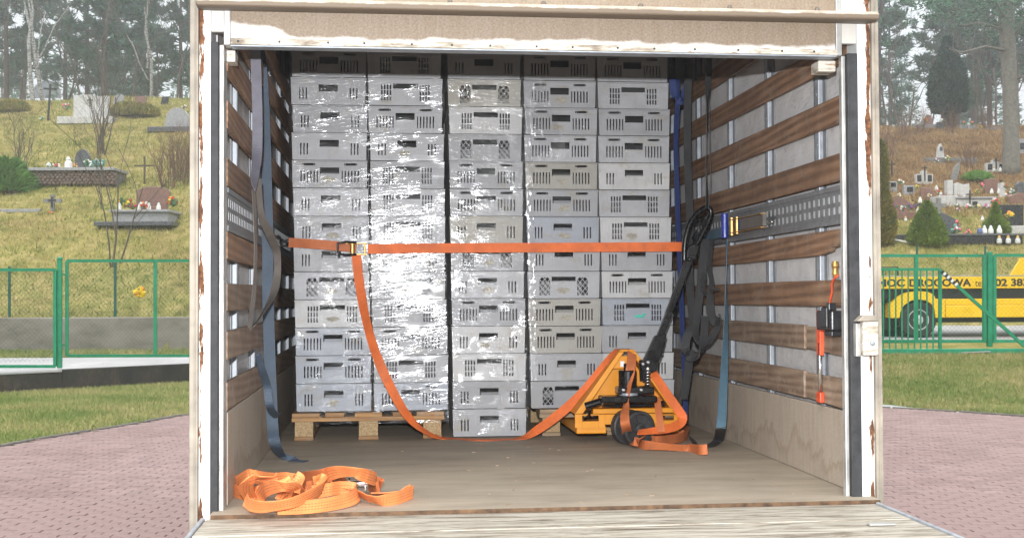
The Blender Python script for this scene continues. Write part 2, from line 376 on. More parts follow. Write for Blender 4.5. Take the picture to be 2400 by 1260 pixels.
# header: roller door panel, bottom bar, gutter rail with bolts, upper door panel
hd = TP(MB().box(.025, 2.262, -.085, -.04, 1.6755, 2.42), 'door_panel', 'header_dirt')
MB().box(.0015, .0245, -.09, .0, 1.652, 2.42).build('guide_channel', MAT['trim_aluminium'], hd, bevel=.003)
MB().box(2.2625, 2.2855, -.09, .0, 1.652, 2.42).build('guide_channel', MAT['trim_aluminium'], hd, bevel=.003)
MB().box(.0255, 2.262, -.098, -.03, 1.6525, 1.675).build('bottom_bar', MAT['chipped_white'], hd, bevel=.003)
MB().box(.0255, 2.262, -.094, -.034, 1.6465, 1.652).build('bottom_seal', MAT['galvanised'], hd, bevel=.001)
bolt = MB().lathe([(.0042, 0), (.0042, .002), (.002, .0045)], (0, 0, 0), 8, (0, -1, 0)).mesh('rivet', MAT['dark_steel'])
for i in range(15): link('rivet', bolt, hd, loc=(.06+i*.152+random.uniform(-.02, .02), -.0985, 1.664))
rail = MB()
rail.prism([(-.205, 1.770), (-.20, 1.764), (-.17, 1.7625), (-.10, 1.772), (-.0855, 1.774), (-.0855, 1.815), (-.12, 1.813), (-.188, 1.797), (-.203, 1.787)], 'x', -.078, 2.385)
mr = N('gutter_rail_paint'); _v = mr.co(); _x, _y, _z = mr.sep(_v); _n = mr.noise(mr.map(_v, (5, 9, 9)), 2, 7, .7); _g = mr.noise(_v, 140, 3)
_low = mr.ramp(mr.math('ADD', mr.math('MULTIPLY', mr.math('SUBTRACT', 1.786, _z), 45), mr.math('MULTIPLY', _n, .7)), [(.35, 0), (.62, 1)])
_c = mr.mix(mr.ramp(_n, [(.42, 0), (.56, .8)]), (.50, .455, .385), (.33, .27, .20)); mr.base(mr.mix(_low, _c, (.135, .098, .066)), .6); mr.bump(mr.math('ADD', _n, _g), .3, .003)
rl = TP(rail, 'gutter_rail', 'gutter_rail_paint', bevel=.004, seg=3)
gb = MB().lathe([(.0095, 0), (.0095, .006), (.007, .010), (.002, .012)], (0, 0, 0), 10, Vector((0, -.35, 1))).mesh('bolt', MAT['zinc_bolt'])
for px in (835, 1055, 1275, 1503, 1712, 1917): link('bolt', gb, rl, loc=(ony(px, 12, -.16).x, -.15, 1.806))
TP(MB().box(-.043, 2.3445, -.082, -.0865+.03, 1.7, 2.42), 'upper_panel', 'plain_white_paint')
for x0, x1 in ((.003, .035), (2.215, 2.284)):
    br = TP(MB().box(x0, x1, -.03, .05, 1.603, 1.6455), 'door_bracket', 'chipped_white', bevel=.004)
# ---- side walls
PL = [(1.47, 1.575), (1.365, None)]
def side(sgn, planks, rail_z, kick_top, post_y, dusty_from):
    left = sgn < 0; face = XL if left else XR
    back = -.04 if left else 2.39
    nm = 'left' if left else 'right'
    wall = MB().box(min(back, back+sgn*.030), max(back, back+sgn*.030), .06, 5.2, 0.0015, 2.318).build('side_wall', MAT['wall_panel_skin'], truck)
    for y in post_y:                                       # pressed steel uprights: dark web with a bright riveted flange
        m = MB(); x0, x1 = sorted((back-sgn*.0008, back-sgn*.024))
        m.box(x0, x1, y-.012, y+.030, .002, 2.317)
        u = m.build('upright', MAT['galvanised'], wall, bevel=.004)
        m2 = MB(); x0, x1 = sorted((back-sgn*.0008, back-sgn*.006)); m2.box(x0, x1, y+.0305, y+.09, .002, 2.317).box(x0, x1, y-.05, y-.0125, .002, 2.317)
        m2.build('upright', MAT['rail_steel'], wall, bevel=.001)
        for z in [.75+.105*i for i in range(13)]: link('rivet', RIV[sgn], wall, loc=(back-sgn*.024, y+.01, z))
    for i, (z0, z1) in enumerate(planks):
        j = lambda: random.uniform(-.004, .004)
        y0 = .012 if not left else -.004
        x0, x1 = sorted((face, face+sgn*.021))
        poly = [(y0, z0+j()), (1.2, z0+j()), (2.6, z0+j()), (5.15, z0+j()), (5.15, z1+j()), (2.4, z1+j()), (.9, z1+j()), (y0, z1+j())]
        if not left and abs(z0-.915) < .01: poly = [(y0+.0, z0+.034), (.12, z0+.036), (.15, z0+.028), (.19, z0+.027), (.21, z0+.012), (.33, z0+.0), (2.6, z0), (5.15, z0), (5.15, z1), (y0, z1)]
        if not left and z0 < .55:                       # the lower boards are in two lengths, broken at the load bar
            cut = .455 + .01*i
            MB().prism([(y0, z0-.012), (cut-.03, z0+.004), (cut-.03, z1-.006), (y0, z1-.004)], 'x', x0-.002, x1-.002).build('plank', MAT['plank_wood_dusty'], wall, bevel=.004)
            poly = [(cut, z0), (2.6, z0+j()), (5.15, z0), (5.15, z1), (2.6, z1+j()), (cut, z1)]
        MB().prism(poly, 'x', x0, x1).build('plank', MAT['plank_wood_dusty' if z1 < dusty_from else 'plank_wood'], wall, bevel=.004)
    # perforated lashing rail
    z0, z1 = rail_z; h = z1-z0; m = MB(); x0, x1 = sorted((face+sgn*.006, face+sgn*.0095)); pitch = .0555; n = 62; ya = .02; sw = .024
    hz = [(z0+h*.22, z0+h*.45), (z0+h*.58, z0+h*.81)]
    for k in range(n):
        a = ya+k*pitch; m.box(x0, x1, a, a+pitch-sw, z0, z1)
        for q0, q1 in ((z0, hz[0][0]), (hz[0][1], hz[1][0]), (hz[1][1], z1)): m.box(x0, x1, a+pitch-sw, a+pitch, q0, q1)
    rr = m.build('lashing_rail', MAT['rail_steel'], wall)
    a, b = sorted((face+sgn*.0145, face+sgn*.0155)); MB().box(a, b, ya, ya+n*pitch, z0-.004, z1+.004).build('added_slot_backing', MAT['truck_white'], rr)  # white strip added behind the slots so the holes look lit
    m = MB(); a, b = sorted((face+sgn*.0005, face+sgn*.0055))
    for q in ((z0-.014, z0+.008), (z1-.008, z1+.012)): m.box(a, b, ya, ya+n*pitch, *q)
    m.build('rail_lip', MAT['rail_steel'], rr, bevel=.002)
    a, b = sorted((face+sgn*.002, back-sgn*.0245))
    MB().box(a-(.0), b, .02, 5.15, .0015, kick_top).build('kick_board', MAT['kick_board_ply'], wall, bevel=.003)
    return wall
RIV = {s: MB().lathe([(.0045, 0), (.0045, .0015), (.002, .003)], (0, 0, 0), 6, (-s, 0, 0)).mesh('rivet', MAT['chrome']) for s in (-1, 1)}
lw = side(-1, [(1.93, 2.03), (1.75, 1.855), (1.575, 1.675), (1.365, 1.470), (1.155, 1.262), (.893, .990), (.703, .808), (.526, .634), (.345, .448)], (1.008, 1.142), .338, (.47, 1.13, 1.85, 2.5, 3.1, 3.7), .85)
rw = side(1, [(1.885, 1.985), (1.66, 1.765), (1.428, 1.533), (1.198, 1.306), (.915, 1.012), (.709, .816), (.525, .627), (.318, .432)], (1.044, 1.172), .302, (.39, 1.047, 1.675, 2.315, 2.95, 3.6), .64)
# ---- tail lift platform level with the cargo floor
deck = TP(MB().box(-.062, 2.368, -1.72, -.186, -.105, -.0245), 'lift_platform', 'dark_steel')
y = -.188
for i in range(10):
    d = .150
    MB().box(-.045, 2.352, y-d+.004, y, -.024, -.010+random.uniform(-.0015, .0015)).build('deck_board', MAT['deck_board_paint'], deck, bevel=.003); y -= d
MB().box(-.0618, -.0465, -1.71, -.187, -.0242, -.004).build('edge_rail', MAT['galvanised'], deck, bevel=.004)
MB().box(2.3535, 2.3675, -1.71, -.187, -.0242, -.004).build('edge_rail', MAT['galvanised'], deck, bevel=.004)
MB().box(2.16, 2.25, -.60, -.57, -.0095, -.004).build('hinge_plate', MAT['trim_aluminium'], deck, bevel=.002)
for x in (.55, 1.75): TP(MB().box(x-.04, x+.04, -1.1, .3, -.32, -.22).box(x-.03, x+.03, -.95, -.75, -.24, -.1055), 'lift_arm', 'dark_steel')
# ================================================================== crates
def mat_crate():
    m = N('crate_plastic'); v = m.co(); rd = m.rnd(); off = m.n('CombineXYZ')
    for i in range(3): m.set(off.inputs[i], m.math('MULTIPLY', rd, 23.0+7*i))
    vv = m.map(v, (1, 1, 1), loc=off.outputs[0])
    n = m.noise(m.map(vv, (5, 5, 9)), 1.5, 7, .65); st = m.noise(m.map(vv, (7, 7, 9)), 1.1, 8, .72); f = m.noise(vv, 240, 2)
    base = m.mix(1, m.ramp(n, [(.3, .86), (.7, 1.06)]), m.ocol(), 'MULTIPLY')
    c = m.mix(m.ramp(st, [(.55, 0), (.66, .55)]), base, (.27, .23, .14))
    c = m.mix(m.ramp(m.noise(m.map(vv, (20, 20, 3)), 1.4, 5, .7), [(.52, 0), (.75, .4)]), c, (.22, .21, .20))
    m.base(c, m.ramp(n, [(.3, .36), (.7, .55)]), spec=.45); m.bump(m.math('ADD', n, m.math('MULTIPLY', f, .3)), .3, .003); return m.mat
mat_crate()
plain('label_glue', (.31, .285, .225), .6, 0, .35, 60, .2)
CW, CH, CDp = .398, .147, .598
def crate_mesh(kind):
    holes = []
    rect = lambda x0, x1, z0, z1: holes.append([(x0, z0), (x1, z0), (x1, z1), (x0, z1)])
    if kind in 'ST':
        rect(-.052, .050, .073, .110); k = 6 if kind == 'S' else 3
        for s in (-1, 1):
            for i in range(k):
                x = s*(.151-.0172*i); rect(x-.0038, x+.0038, .030, .092)
        if kind == 'S':
            for s in (-1, 1):
                o = []
                for i in range(12):
                    a = 2*math.pi*i/12; o.append((s*.111+(.028 if math.cos(a) > 0 else -.028)+.0068*math.cos(a), .1265+.0068*math.sin(a)))
                holes.append(o)
    if kind in 'GD': rect(-.066, .066, .092, .119)
    if kind == 'G':
        for s in (-1, 1):
            for i in range(4):
                for j in range(3):
                    x = s*(.1265-.0153*i); z = .026+.0305*j; rect(x-.0043, x+.0043, z, z+.026)
    if kind == 'D':
        for s in (-1, 1):
            for i in range(-1, 6):
                for j in range(-1, 8):
                    if (i+j) % 2: continue
                    cx, cz = .075+.0145*i, .022+.0165*j; hw, hh = .0122, .0143
                    poly = [(cx-hw, cz), (cx, cz-hh), (cx+hw, cz), (cx, cz+hh)]
                    for ax, lim, sg in ((0, .075, 1), (0, .133, -1), (1, .018, 1), (1, .115, -1)):
                        o = []
                        for a, b in zip(poly, poly[1:]+poly[:1]):
                            ia, ib = (a[ax]-lim)*sg >= 0, (b[ax]-lim)*sg >= 0
                            if ia: o.append(a)
                            if ia != ib:
                                t = (lim-a[ax])/(b[ax]-a[ax]); o.append((a[0]+(b[0]-a[0])*t, a[1]+(b[1]-a[1])*t))
                        poly = o
                        if not poly: break
                    if len(poly) < 3: continue
                    ar = abs(sum(a[0]*b[1]-b[0]*a[1] for a, b in zip(poly, poly[1:]+poly[:1])))/2
                    if ar < 4e-5: continue
                    holes.append([(s*a, b) for a, b in poly])
    W = CW/2
    outer = [(-W+.004, .004), (W-.004, .004), (W, .140), (-W, .140)]
    def plate(m, y0, y1, holes):
        polys = [outer]+holes; flat = [p for q in polys for p in q]
        tris = tessellate_polygon([[Vector((a, b, 0)) for a, b in q] for q in polys])
        b = len(m.v); n = len(flat)
        m.v += [(a, y0, z) for a, z in flat]+[(a, y1, z) for a, z in flat]
        for t in tris: m.face(tuple(b+i for i in t)); m.face(tuple(b+n+i for i in reversed(t)))
        o = 0
        for q in polys:
            for i in range(len(q)):
                j = (i+1) % len(q); m.face((b+o+i, b+o+j, b+n+o+j, b+n+o+i))
            o += len(q)
    m = MB(); plate(m, .0045, .0085, holes); plate(m, CDp-.0085, CDp-.0045, [])
    m.box(-W+.003, -W+.007, .009, CDp-.009, .004, .139).box(W-.007, W-.003, .009, CDp-.009, .004, .139)
    m.box(-W+.008, W-.008, .009, CDp-.009, .004, .008)
    m.box(-W-.001, W+.001, -.0005, CDp+.0005, .1405, .1465)                              # stacking rim (closed by the crate above)
    m.box(-W+.003, W-.003, .0015, .0042, .113 if kind in 'ST' else .122, .1155 if kind in 'ST' else .1245)
    for x in (-.185, -.168, -.062, .062, .168, .185) if kind in 'ST' else (-.185, -.172, -.150, -.070, .070, .150, .172, .185): m.box(x-.001, x+.001, .0022, .0043, .010, .1118)
    for x in (-.14, -.084, -.028, .028, .084, .14): m.box(x-.001, x+.001, .0022, .0043, .1165, .140)
    m.box(-W+.006, W-.006, .0012, .0042, .0015, .0115)
    # goods inside keep the slots from being seen through
    return m.mesh('crate_'+{'S': 'six', 'T': 'three', 'G': 'grid', 'D': 'lattice'}[kind], MAT['crate_plastic'])
CM = {k: crate_mesh(k) for k in 'STGD'}
COLS = ['STTTSTTTDGSST', 'GGSTGGGTDGSGS', 'TDGDSSTDTSTGTT', 'SSSSSSTTDSSTD', 'SGSSTGGTSGTSS']
KINDN = {'S': 'six-slot', 'T': 'three-slot', 'G': 'fine-grid', 'D': 'diamond-lattice'}
ORD = ['top', 'second from the top', 'third from the top', 'fourth from the top', 'fifth from the top', 'sixth from the top', 'seventh from the top', 'eighth from the top', 'ninth from the top', 'tenth from the top', 'eleventh from the top', 'twelfth from the top', 'thirteenth from the top', 'bottom']
COLN = ['leftmost', 'second', 'middle', 'fourth', 'rightmost']
XB = [.102, .512, .934, 1.356, 1.758]; XT = [.074, .482, .913, 1.325, 1.735]
WHITE = {(2, 2), (2, 10), (4, 4), (4, 8), (0, 9), (4, 11), (2, 11), (4, 6)}; DIRTY = {(3, 4), (3, 9), (3, 10), (2, 1), (2, 6)}; BLUE = {(4, 9), (0, 10), (0, 11), (0, 12), (1, 12), (3, 6)}
YC = 2.03; RH = .1487
for ci, types in enumerate(COLS):
    n = len(types); z0 = .148 if ci != 2 else .004; rh = RH if ci != 2 else .1482
    yc = YC+(0, 0, -.01, .0, .012)[ci]
    for ri, k in enumerate(types):
        z = z0+(n-1-ri)*rh; t = (z-.15)/1.8
        rng = random.Random(ci*100+ri)
        x = XB[ci]+(XT[ci]-XB[ci])*t+.2+rng.uniform(-.004, .004)
        o = link('plastic_crate', CM[k], None, loc=(x, yc+rng.uniform(-.008, .008), z), rot=(0, 0, rng.uniform(-.012, .012)))
        g = rng.uniform(.265, .385); c = (g, g*1.005, g*1.03)
        if (ci, ri) in WHITE: c = (.46, .455, .445)
        if (ci, ri) in DIRTY: c = (.32, .305, .265)
        if (ci, ri) in BLUE: c = (.29, .31, .345)
        o.color = (*c, 1)
        pos = ORD[ri] if ri < n-1 else 'bottom'
        tag(o, f'grey plastic {KINDN[k]} crate, {pos} in the {COLN[ci]} stack', 'crate', 'plastic crates stacked in the truck')
        if rng.random() < .3:                                   # remains of paper labels in the middle panel
            lb_ = MB(); cx_, cz_ = rng.uniform(-.02, .02), .045; nn = 14; lb_.v.append((cx_, .0024, cz_)); lb_.v += [(cx_+rng.uniform(.018, .045)*math.cos(6.283*i/nn), .0024, cz_+rng.uniform(.010, .022)*math.sin(6.283*i/nn)) for i in range(nn)]
            n0 = len(lb_.v); lb_.v += [(a, .0040, b) for a, _, b in lb_.v[:n0]]
            for i in range(nn): j = (i+1) % nn; lb_.face((0, 1+i, 1+j)); lb_.face((n0, n0+1+j, n0+1+i)); lb_.face((1+i, n0+1+i, n0+1+j, 1+j))
            lo_ = lb_.build('label_residue', MAT['label_glue'], None); lo_.parent = o
        if (ci, ri) == (4, 9):
            mk = MB()
            for q in range(7): mk.blob((x-.012+q*.0075, yc-.0012, z+.052+rng.uniform(-.01, .008)), (.008, .002, .006), 6, 4, .4, rng)
            plain('green_mark', (.03, .50, .36), .4, 0, .1); b = mk.build('paint_mark', MAT['green_mark'], o); b['label'] = 'bright green paint mark'
# ================================================================== pallets
mc = N('chipboard'); _v = mc.co(); _n = mc.voro(_v, 260, out='Color'); mc.base(mc.ramp(mc.noise(_v, 230, 2), [(.3, (.17, .105, .05)), (.5, (.36, .245, .125)), (.72, (.52, .39, .22))]), .8); mc.bump(mc.noise(_v, 240, 2), .5, .003)
def pallet(x0, y0, label, pale):
    p = thing('pallet', label, 'pallet', (x0+.4, y0+.6, 0), 0, 'wooden pallets under the crates')
    wm = MAT['pallet_wood_pale' if pale else 'pallet_wood']; rng = random.Random(int(x0*100))
    xs = [(0, .145), (.1725, .2725), (.3275, .4725), (.5275, .6275), (.655, .80)]
    for a, b in xs: MB().box(x0+a, x0+b, y0+rng.uniform(-.004, .004), y0+1.2, .1225, .144).build('deck_plank', wm, p, bevel=.002)
    for yy in (0, .5275, 1.055): MB().box(x0-.002, x0+.802, y0+yy, y0+yy+.145, .1, .122).build('stringer_plank', wm, p, bevel=.002)
    for a, b in ((.012, .112), (.3475, .4525), (.688, .788)):
        MB().box(x0+a, x0+b, y0, y0+1.2, .0015, .021).build('runner_plank', wm, p, bevel=.002)
        for yy in (.004, .5275, 1.055): MB().box(x0+a+.002, x0+b-.002, y0+yy, y0+yy+.141, .0215, .0995).build('block', MAT['chipboard'], p, bevel=.002)
    return p
pallet(.085, 1.985, 'orange-brown wooden pallet under the two leftmost crate stacks', False)
pallet(1.405, 2.01, 'pale wooden pallet under the two rightmost crate stacks, behind the pallet jack', True)

# ================================================================== stretch film
def mat_film(name, amount, rot, seed, hazy=.06, bdist=.006, kx=1.2, kc=.12, rough=.13, taut=None):
    m = N(name); v = m.co(); t = m.t; t.nodes.remove(m.b)
    vv = m.map(v, (1, 1, 1), (0, rot, 0), (seed, 0, 0))
    cre = m.noise(m.map(vv, (kx*2.4, 8, 58)), 1.5, 3, .5, .8)         # taut creases along the wrap
    cri = m.noise(m.map(vv, (34, 40, 62)), 1.5, 2, .5, .4)           # small crinkles
    big = m.noise(m.map(vv, (2.2, 3, 4.2)), 1.2, 3, .55)             # loose and tight zones
    loose = m.ramp(big, [(.42, .05), (.62, 1)])
    if taut:                                                         # pulled tight over the crates here
        x, y, z = m.sep(v); dx = m.math('MULTIPLY', m.math('SUBTRACT', x, taut[0]), 2.6); dz = m.math('MULTIPLY', m.math('SUBTRACT', z, taut[1]), 1.5)
        dd = m.math('SQRT', m.math('ADD', m.math('MULTIPLY', dx, dx), m.math('MULTIPLY', dz, dz))); loose = m.math('MULTIPLY', loose, m.ramp(m.math('ADD', dd, m.math('MULTIPLY', m.math('SUBTRACT', big, .5), .8)), [(.25, .25), (.75, 1)]))
    h = m.math('MULTIPLY', m.math('ADD', cre, m.math('MULTIPLY', cri, kc)), loose)
    bp = m.n('Bump'); m.set(bp.inputs['Height'], h); bp.inputs['Strength'].default_value = 1; bp.inputs['Distance'].default_value = bdist
    gl = m.n('BsdfGlossy'); gl.inputs['Roughness'].default_value = rough; gl.inputs['Color'].default_value = (1, 1, 1, 1); t.links.new(bp.outputs[0], gl.inputs['Normal'])
    df = m.n('BsdfDiffuse'); df.inputs['Color'].default_value = (.72, .73, .74, 1); t.links.new(bp.outputs[0], df.inputs['Normal'])
    tr = m.n('BsdfTransparent'); tr.inputs['Color'].default_value = (.97, .97, .975, 1)
    m1 = m.n('MixShader'); m.set(m1.inputs[0], m.ramp(big, [(.35, hazy*.4), (.65, hazy*1.7)])); t.links.new(tr.outputs[0], m1.inputs[1]); t.links.new(df.outputs[0], m1.inputs[2])
    m2 = m.n('MixShader'); m2.inputs[0].default_value = amount; t.links.new(m1.outputs[0], m2.inputs[1]); t.links.new(gl.outputs[0], m2.inputs[2])
    t.links.new(m2.outputs[0], t.nodes['Material Output'].inputs[0]); return m.mat
mat_film('film_dense', .022, .13, 0, .012, .0085, 1.3, .14, .11, (.70, .88)); mat_film('film_middle', .020, -.14, 4, .012, .010, 2.4, .28, .10); mat_film('film_thin', .016, .03, 9, .006, .0036, 1.5, .2, .12); mat_film('film_crumpled', .05, .5, 3, .03, .012, 9, .8, .13)
def film(name, label, mat, x0b, x1b, x0t, x1t, yf, yb, z0, z1, amp, seed, tilt=0.0):
    m = MB(); nz = 90; path = []
    nf = 60
    for i in range(13): path.append((0, yb+(yf-yb)*i/12, 's'))
    for i in range(1, nf+1): path.append((i/nf, yf, 'f'))
    for i in range(1, 13): path.append((1, yf+(yb-yf)*i/12, 's'))
    np_ = len(path)
    for k in range(nz+1):
        z = z0+(z1-z0)*k/nz; t = (z-.15)/1.8; a = x0b+(x0t-x0b)*t; b = x1b+(x1t-x1b)*t
        for u, y, kind in path:
            x = a+(b-a)*u
            d = amp*(noise.noise(Vector((x*3+seed, y*3, z*9)))*.5+.5)+amp*.45*noise.noise(Vector((x*11+z*4+seed, y*11, z*30)))
            m.v.append((x, y-tilt*(b-a)*u-max(0, d), z) if kind == 'f' else (x+(-1 if u == 0 else 1)*max(0, d)*.6, y, z))
    for k in range(nz):
        for i in range(np_-1): m.face((k*np_+i, k*np_+i+1, (k+1)*np_+i+1, (k+1)*np_+i))
    o = m.build(name, MAT[mat], None, smooth=True, normals=False); tag(o, label, 'stretch film', 'stretch film wrapped around crate stacks'); return o
film('stretch_film', 'clear crinkled stretch film wrapped around the two leftmost crate stacks', 'film_dense', .092, .922, .062, .895, 2.012, 2.62, .085, 2.055, .006, 1, .03)
film('stretch_film', 'clear stretch film wrapped around the middle crate stack', 'film_middle', .926, 1.342, .905, 1.321, 2.000, 2.61, .02, 2.06, .009, 5, .03)
film('stretch_film', 'thin clear stretch film wrapped around the two rightmost crate stacks', 'film_thin', 1.348, 2.164, 1.317, 2.142, 2.012, 2.62, .15, 1.955, .007, 9)
# crumpled edge of the wrap running up the left side of the fourth stack
m = MB()
for i in range(121):
    z = .30+1.64*i/120; t = (z-.15)/1.8; xa = 1.352+(1.320-1.352)*t
    for j in range(7): x = xa+.042*j/6; m.v.append((x, 2.006-.010*abs(noise.noise(Vector((x*40, 3, z*34))))-.004*noise.noise(Vector((x*90, 7, z*80))), z))
for i in range(120):
    for j in range(6): m.face((i*7+j, i*7+j+1, (i+1)*7+j+1, (i+1)*7+j))
tag(m.build('film_seam', MAT['film_crumpled'], None, smooth=True, normals=False), 'crumpled sparkling film edge up the left side of the fourth crate stack', 'film seam')
# loose flap of film hanging over the fourth stack
m = MB(); P = [ony(1243, 190, 1.995), ony(1268, 180, 1.995), ony(1335, 372, 1.99), ony(1240, 378, 1.985)]
for i in range(17):
    for j in range(13):
        s, t = j/12, i/16; a = P[0].lerp(P[3], t); b = P[1].lerp(P[2], t); p = a.lerp(b, s)
        m.v.append((p.x, p.y-.012*abs(noise.noise(p*22))-.004, p.z))
for i in range(16):
    for j in range(12): m.face((i*13+j, i*13+j+1, (i+1)*13+j+1, (i+1)*13+j))
tag(m.build('film_flap', MAT['film_crumpled'], None, smooth=True, normals=False), 'torn triangular flap of clear film hanging over the fourth crate stack', 'film flap')

m = MB(); rng = random.Random(61)
for _ in range(70):
    x, y = rng.uniform(.05, 2.3), rng.uniform(-.12, 1.95); a = rng.uniform(0, 3.14); l = rng.uniform(.002, .010); w_ = rng.uniform(.0007, .0018)
    m.box(-l, l, -w_, w_, .0006, .0006+rng.uniform(.001, .003), Matrix.Translation((x, y, 0)) @ Matrix.Rotation(a, 4, 'Z'))
tag(m.build('floor_litter', MAT['pallet_wood_pale'], None), 'wood splinters and bits of dirt scattered on the cargo floor', 'litter', None, 'stuff')
# ================================================================== lashing straps
def mat_strap(name, c, stitch=.0, dirt=.5):
    m = N(name); uv = m.n('UVMap').outputs[0]; u, v, _ = m.sep(uv)
    big = m.noise(m.map(m.co(), (6, 6, 6)), 1.5, 6, .65)
    k = m.ramp(big, [(.3, tuple(x*.72 for x in c)), (.6, c), (.8, tuple(min(1, x*1.08+.01) for x in c))])
    if stitch:
        s = m.math('ABSOLUTE', m.math('SUBTRACT', m.math('FRACT', m.math('MULTIPLY', v, 5)), .5))
        line = m.math('MULTIPLY', m.math('LESS_THAN', s, .12), m.math('LESS_THAN', m.math('FRACT', m.math('MULTIPLY', u, 85)), .55))
        edge = m.math('LESS_THAN', m.math('ABSOLUTE', m.math('SUBTRACT', v, .5)), .38)
        k = m.mix(m.math('MULTIPLY', m.math('MULTIPLY', line, edge), stitch), k, tuple(x*.28 for x in c))
    k = m.mix(m.ramp(m.noise(m.map(m.co(), (14, 14, 14)), 1.5, 7, .7), [(.5, 0), (.75, dirt)]), k, tuple(x*.35+.04 for x in c))
    wv = m.n('TexWave', bands_direction='X'); cv = m.n('CombineXYZ'); m.set(cv.inputs[0], u); wv.inputs['Scale'].default_value = 90; m.t.links.new(cv.outputs[0], wv.inputs['Vector'])
    m.base(k, .6, spec=.35); m.bump(wv.outputs[1], .25, .0012); return m.mat
mat_strap('orange_webbing', (.72, .155, .035), .25, .45); mat_strap('orange_webbing_stitched', (.82, .265, .085), .95, .35)
mat_strap('rusty_orange_webbing', (.52, .15, .05), .35, .5)
mat_strap('blue_webbing', (.060, .085, .120), 0, .5); mat_strap('grey_webbing', (.15, .145, .175), 0, .4); mat_strap('brown_webbing', (.15, .13, .115), 0, .4)
mat_strap('black_webbing', (.040, .041, .043), 0, .6); mat_strap('teal_webbing', (.070, .135, .185), 0, .45); mat_strap('bright_blue_webbing', (.024, .042, .140), 0, .45)
Zv, Xv, Yv = Vector((0, 0, 1)), Vector((1, 0, 0)), Vector((0, 1, 0))
def pxs(l): return [ony(u, v, Y) for u, v, Y in l]
# ---- the tension strap across the crates with its long tail
ts = thing('ratchet_strap', 'taut orange ratchet strap across all crate stacks, its tail looping to the pallet jack', 'strap', (1.1, 1.98, 0))
MB().ribbon([ony(862, 583, 1.972), ony(1040, 581, 1.966), ony(1230, 580, 1.970), ony(1420, 579, 1.98), ony(1580, 578, 1.992), ony(1603, 577, 2.06), Vector((2.335, 2.3, 1.06))], Zv, .051, .003).build('webbing', MAT['orange_webbing'], ts)
wb = MB().ribbon([ony(677, 568, 2.02), ony(740, 572, 1.980), ony(800, 577, 1.972), ony(835, 580, 1.968)], Zv, .05, .003).build('webbing', MAT['rusty_orange_webbing'], ts); wb['label'] = 'faded orange short end with hook'
hk = MB().tube([ony(684, 562, 2.02), ony(672, 562, 2.03), ony(660, 570, 2.05), Vector((.012, 2.10, 1.08)), Vector((-.003, 2.12, 1.09))], .005, 8).tube([ony(684, 578, 2.02), ony(672, 578, 2.03), ony(660, 574, 2.05), Vector((.012, 2.10, 1.055))], .005, 8).build('hook', MAT['dark_steel'], ts, smooth=True)
tail = MB().ribbon(pxs([(835, 596, 1.955), (842, 660, 1.95), (856, 740, 1.93), (878, 820, 1.91), (912, 900, 1.89), (950, 967, 1.88), (990, 1006, 1.90)]) + [onz(1040, 1026, .004), onz(1130, 1030, .003), onz(1215, 1027, .004)] + pxs([(1262, 1005, 1.86), (1320, 962, 1.80), (1370, 915, 1.74), (1410, 866, 1.70), (1442, 826, 1.665), (1462, 819, 1.66)]),
    [Vector((1, -.1, 0)), Vector((1, -.2, 0)), Vector((.85, -.5, 0)), Vector((.8, -.4, .25)), Vector((.8, .3, .45)), Vector((.6, .5, .5)), Vector((.25, .9, .25)), Vector((0, 1, .12)), Vector((0, 1, .05)), Vector((0, 1, .1)), Vector((-.4, .5, .6)), Vector((-.45, .25, .8)), Vector((-.45, .2, .8)), Vector((-.5, .4, .6)), Vector((-.3, .9, .2)), Vector((0, 1, 0))], .05, .003, 8)
tail.build('webbing', MAT['orange_webbing'], ts)
# over the apex, down in front of the pump, across the floor to its end
tail = MB().ribbon(pxs([(1462, 819, 1.66), (1478, 820, 1.645), (1481, 832, 1.60), (1478, 862, 1.545), (1472, 900, 1.53), (1467, 945, 1.50), (1464, 975, 1.41), (1467, 1000, 1.40)]) + [onz(1478, 1034, .012), onz(1510, 1042, .02), onz(1560, 1046, .02), onz(1610, 1050, .012), onz(1640, 1053, .025), onz(1658, 1052, .03)],
    [Vector((0, 1, 0)), Vector((.3, 1, 0)), Vector((1, .3, 0)), Vector((1, .1, 0)), Vector((.55, -.8, 0)), Vector((.2, -1, 0)), Vector((.6, -.7, 0)), Vector((.9, -.2, .1)), Vector((.6, .5, .3)), Vector((0, .7, .6)), Vector((0, .8, .5)), Vector((0, .8, .5)), Vector((.1, .3, 1)), Vector((.2, .1, 1))], .048, .003, 8)
tail.build('webbing', MAT['rusty_orange_webbing'], ts)
# round the right cheek of the jack and into a pile
tail = MB().ribbon(pxs([(1512, 850, 1.70), (1535, 880, 1.60), (1562, 920, 1.57), (1588, 957, 1.55), (1600, 978, 1.54), (1590, 994, 1.50), (1560, 1005, 1.44), (1520, 1010, 1.42), (1495, 1012, 1.44)]),
    [Vector((.5, -.6, .4)), Vector((.7, -.6, .3)), Vector((.75, -.5, .3)), Vector((.8, -.4, .2)), Vector((.9, -.2, -.2)), Vector((.5, -.2, -.8)), Vector((.1, -.5, -.6)), Vector((0, -.8, -.4)), Vector((0, -1, -.3))], .046, .004, 8)
tail.build('webbing', MAT['orange_webbing'], ts)
tail = MB()
tail.ribbon([onz(1485, 1020, .03), onz(1530, 1032, .028), onz(1575, 1028, .03), onz(1605, 1022, .03), onz(1612, 1012, .03), onz(1590, 1002, .028)], [Vector((.1, -.5, 1))]*6, .055, .003, 8)
tail.ribbon([onz(1500, 1000, .03), onz(1540, 1016, .05), onz(1580, 1010, .045), onz(1600, 1016, .03)], [Vector((0, -.6, 1))]*4, .05, .003, 8)
tail.ribbon([onz(1488, 1012, .04), onz(1505, 1024, .05), onz(1490, 1034, .035), onz(1480, 1030, .03)], [Vector((.6, -.5, .6))]*4, .05, .003, 8)
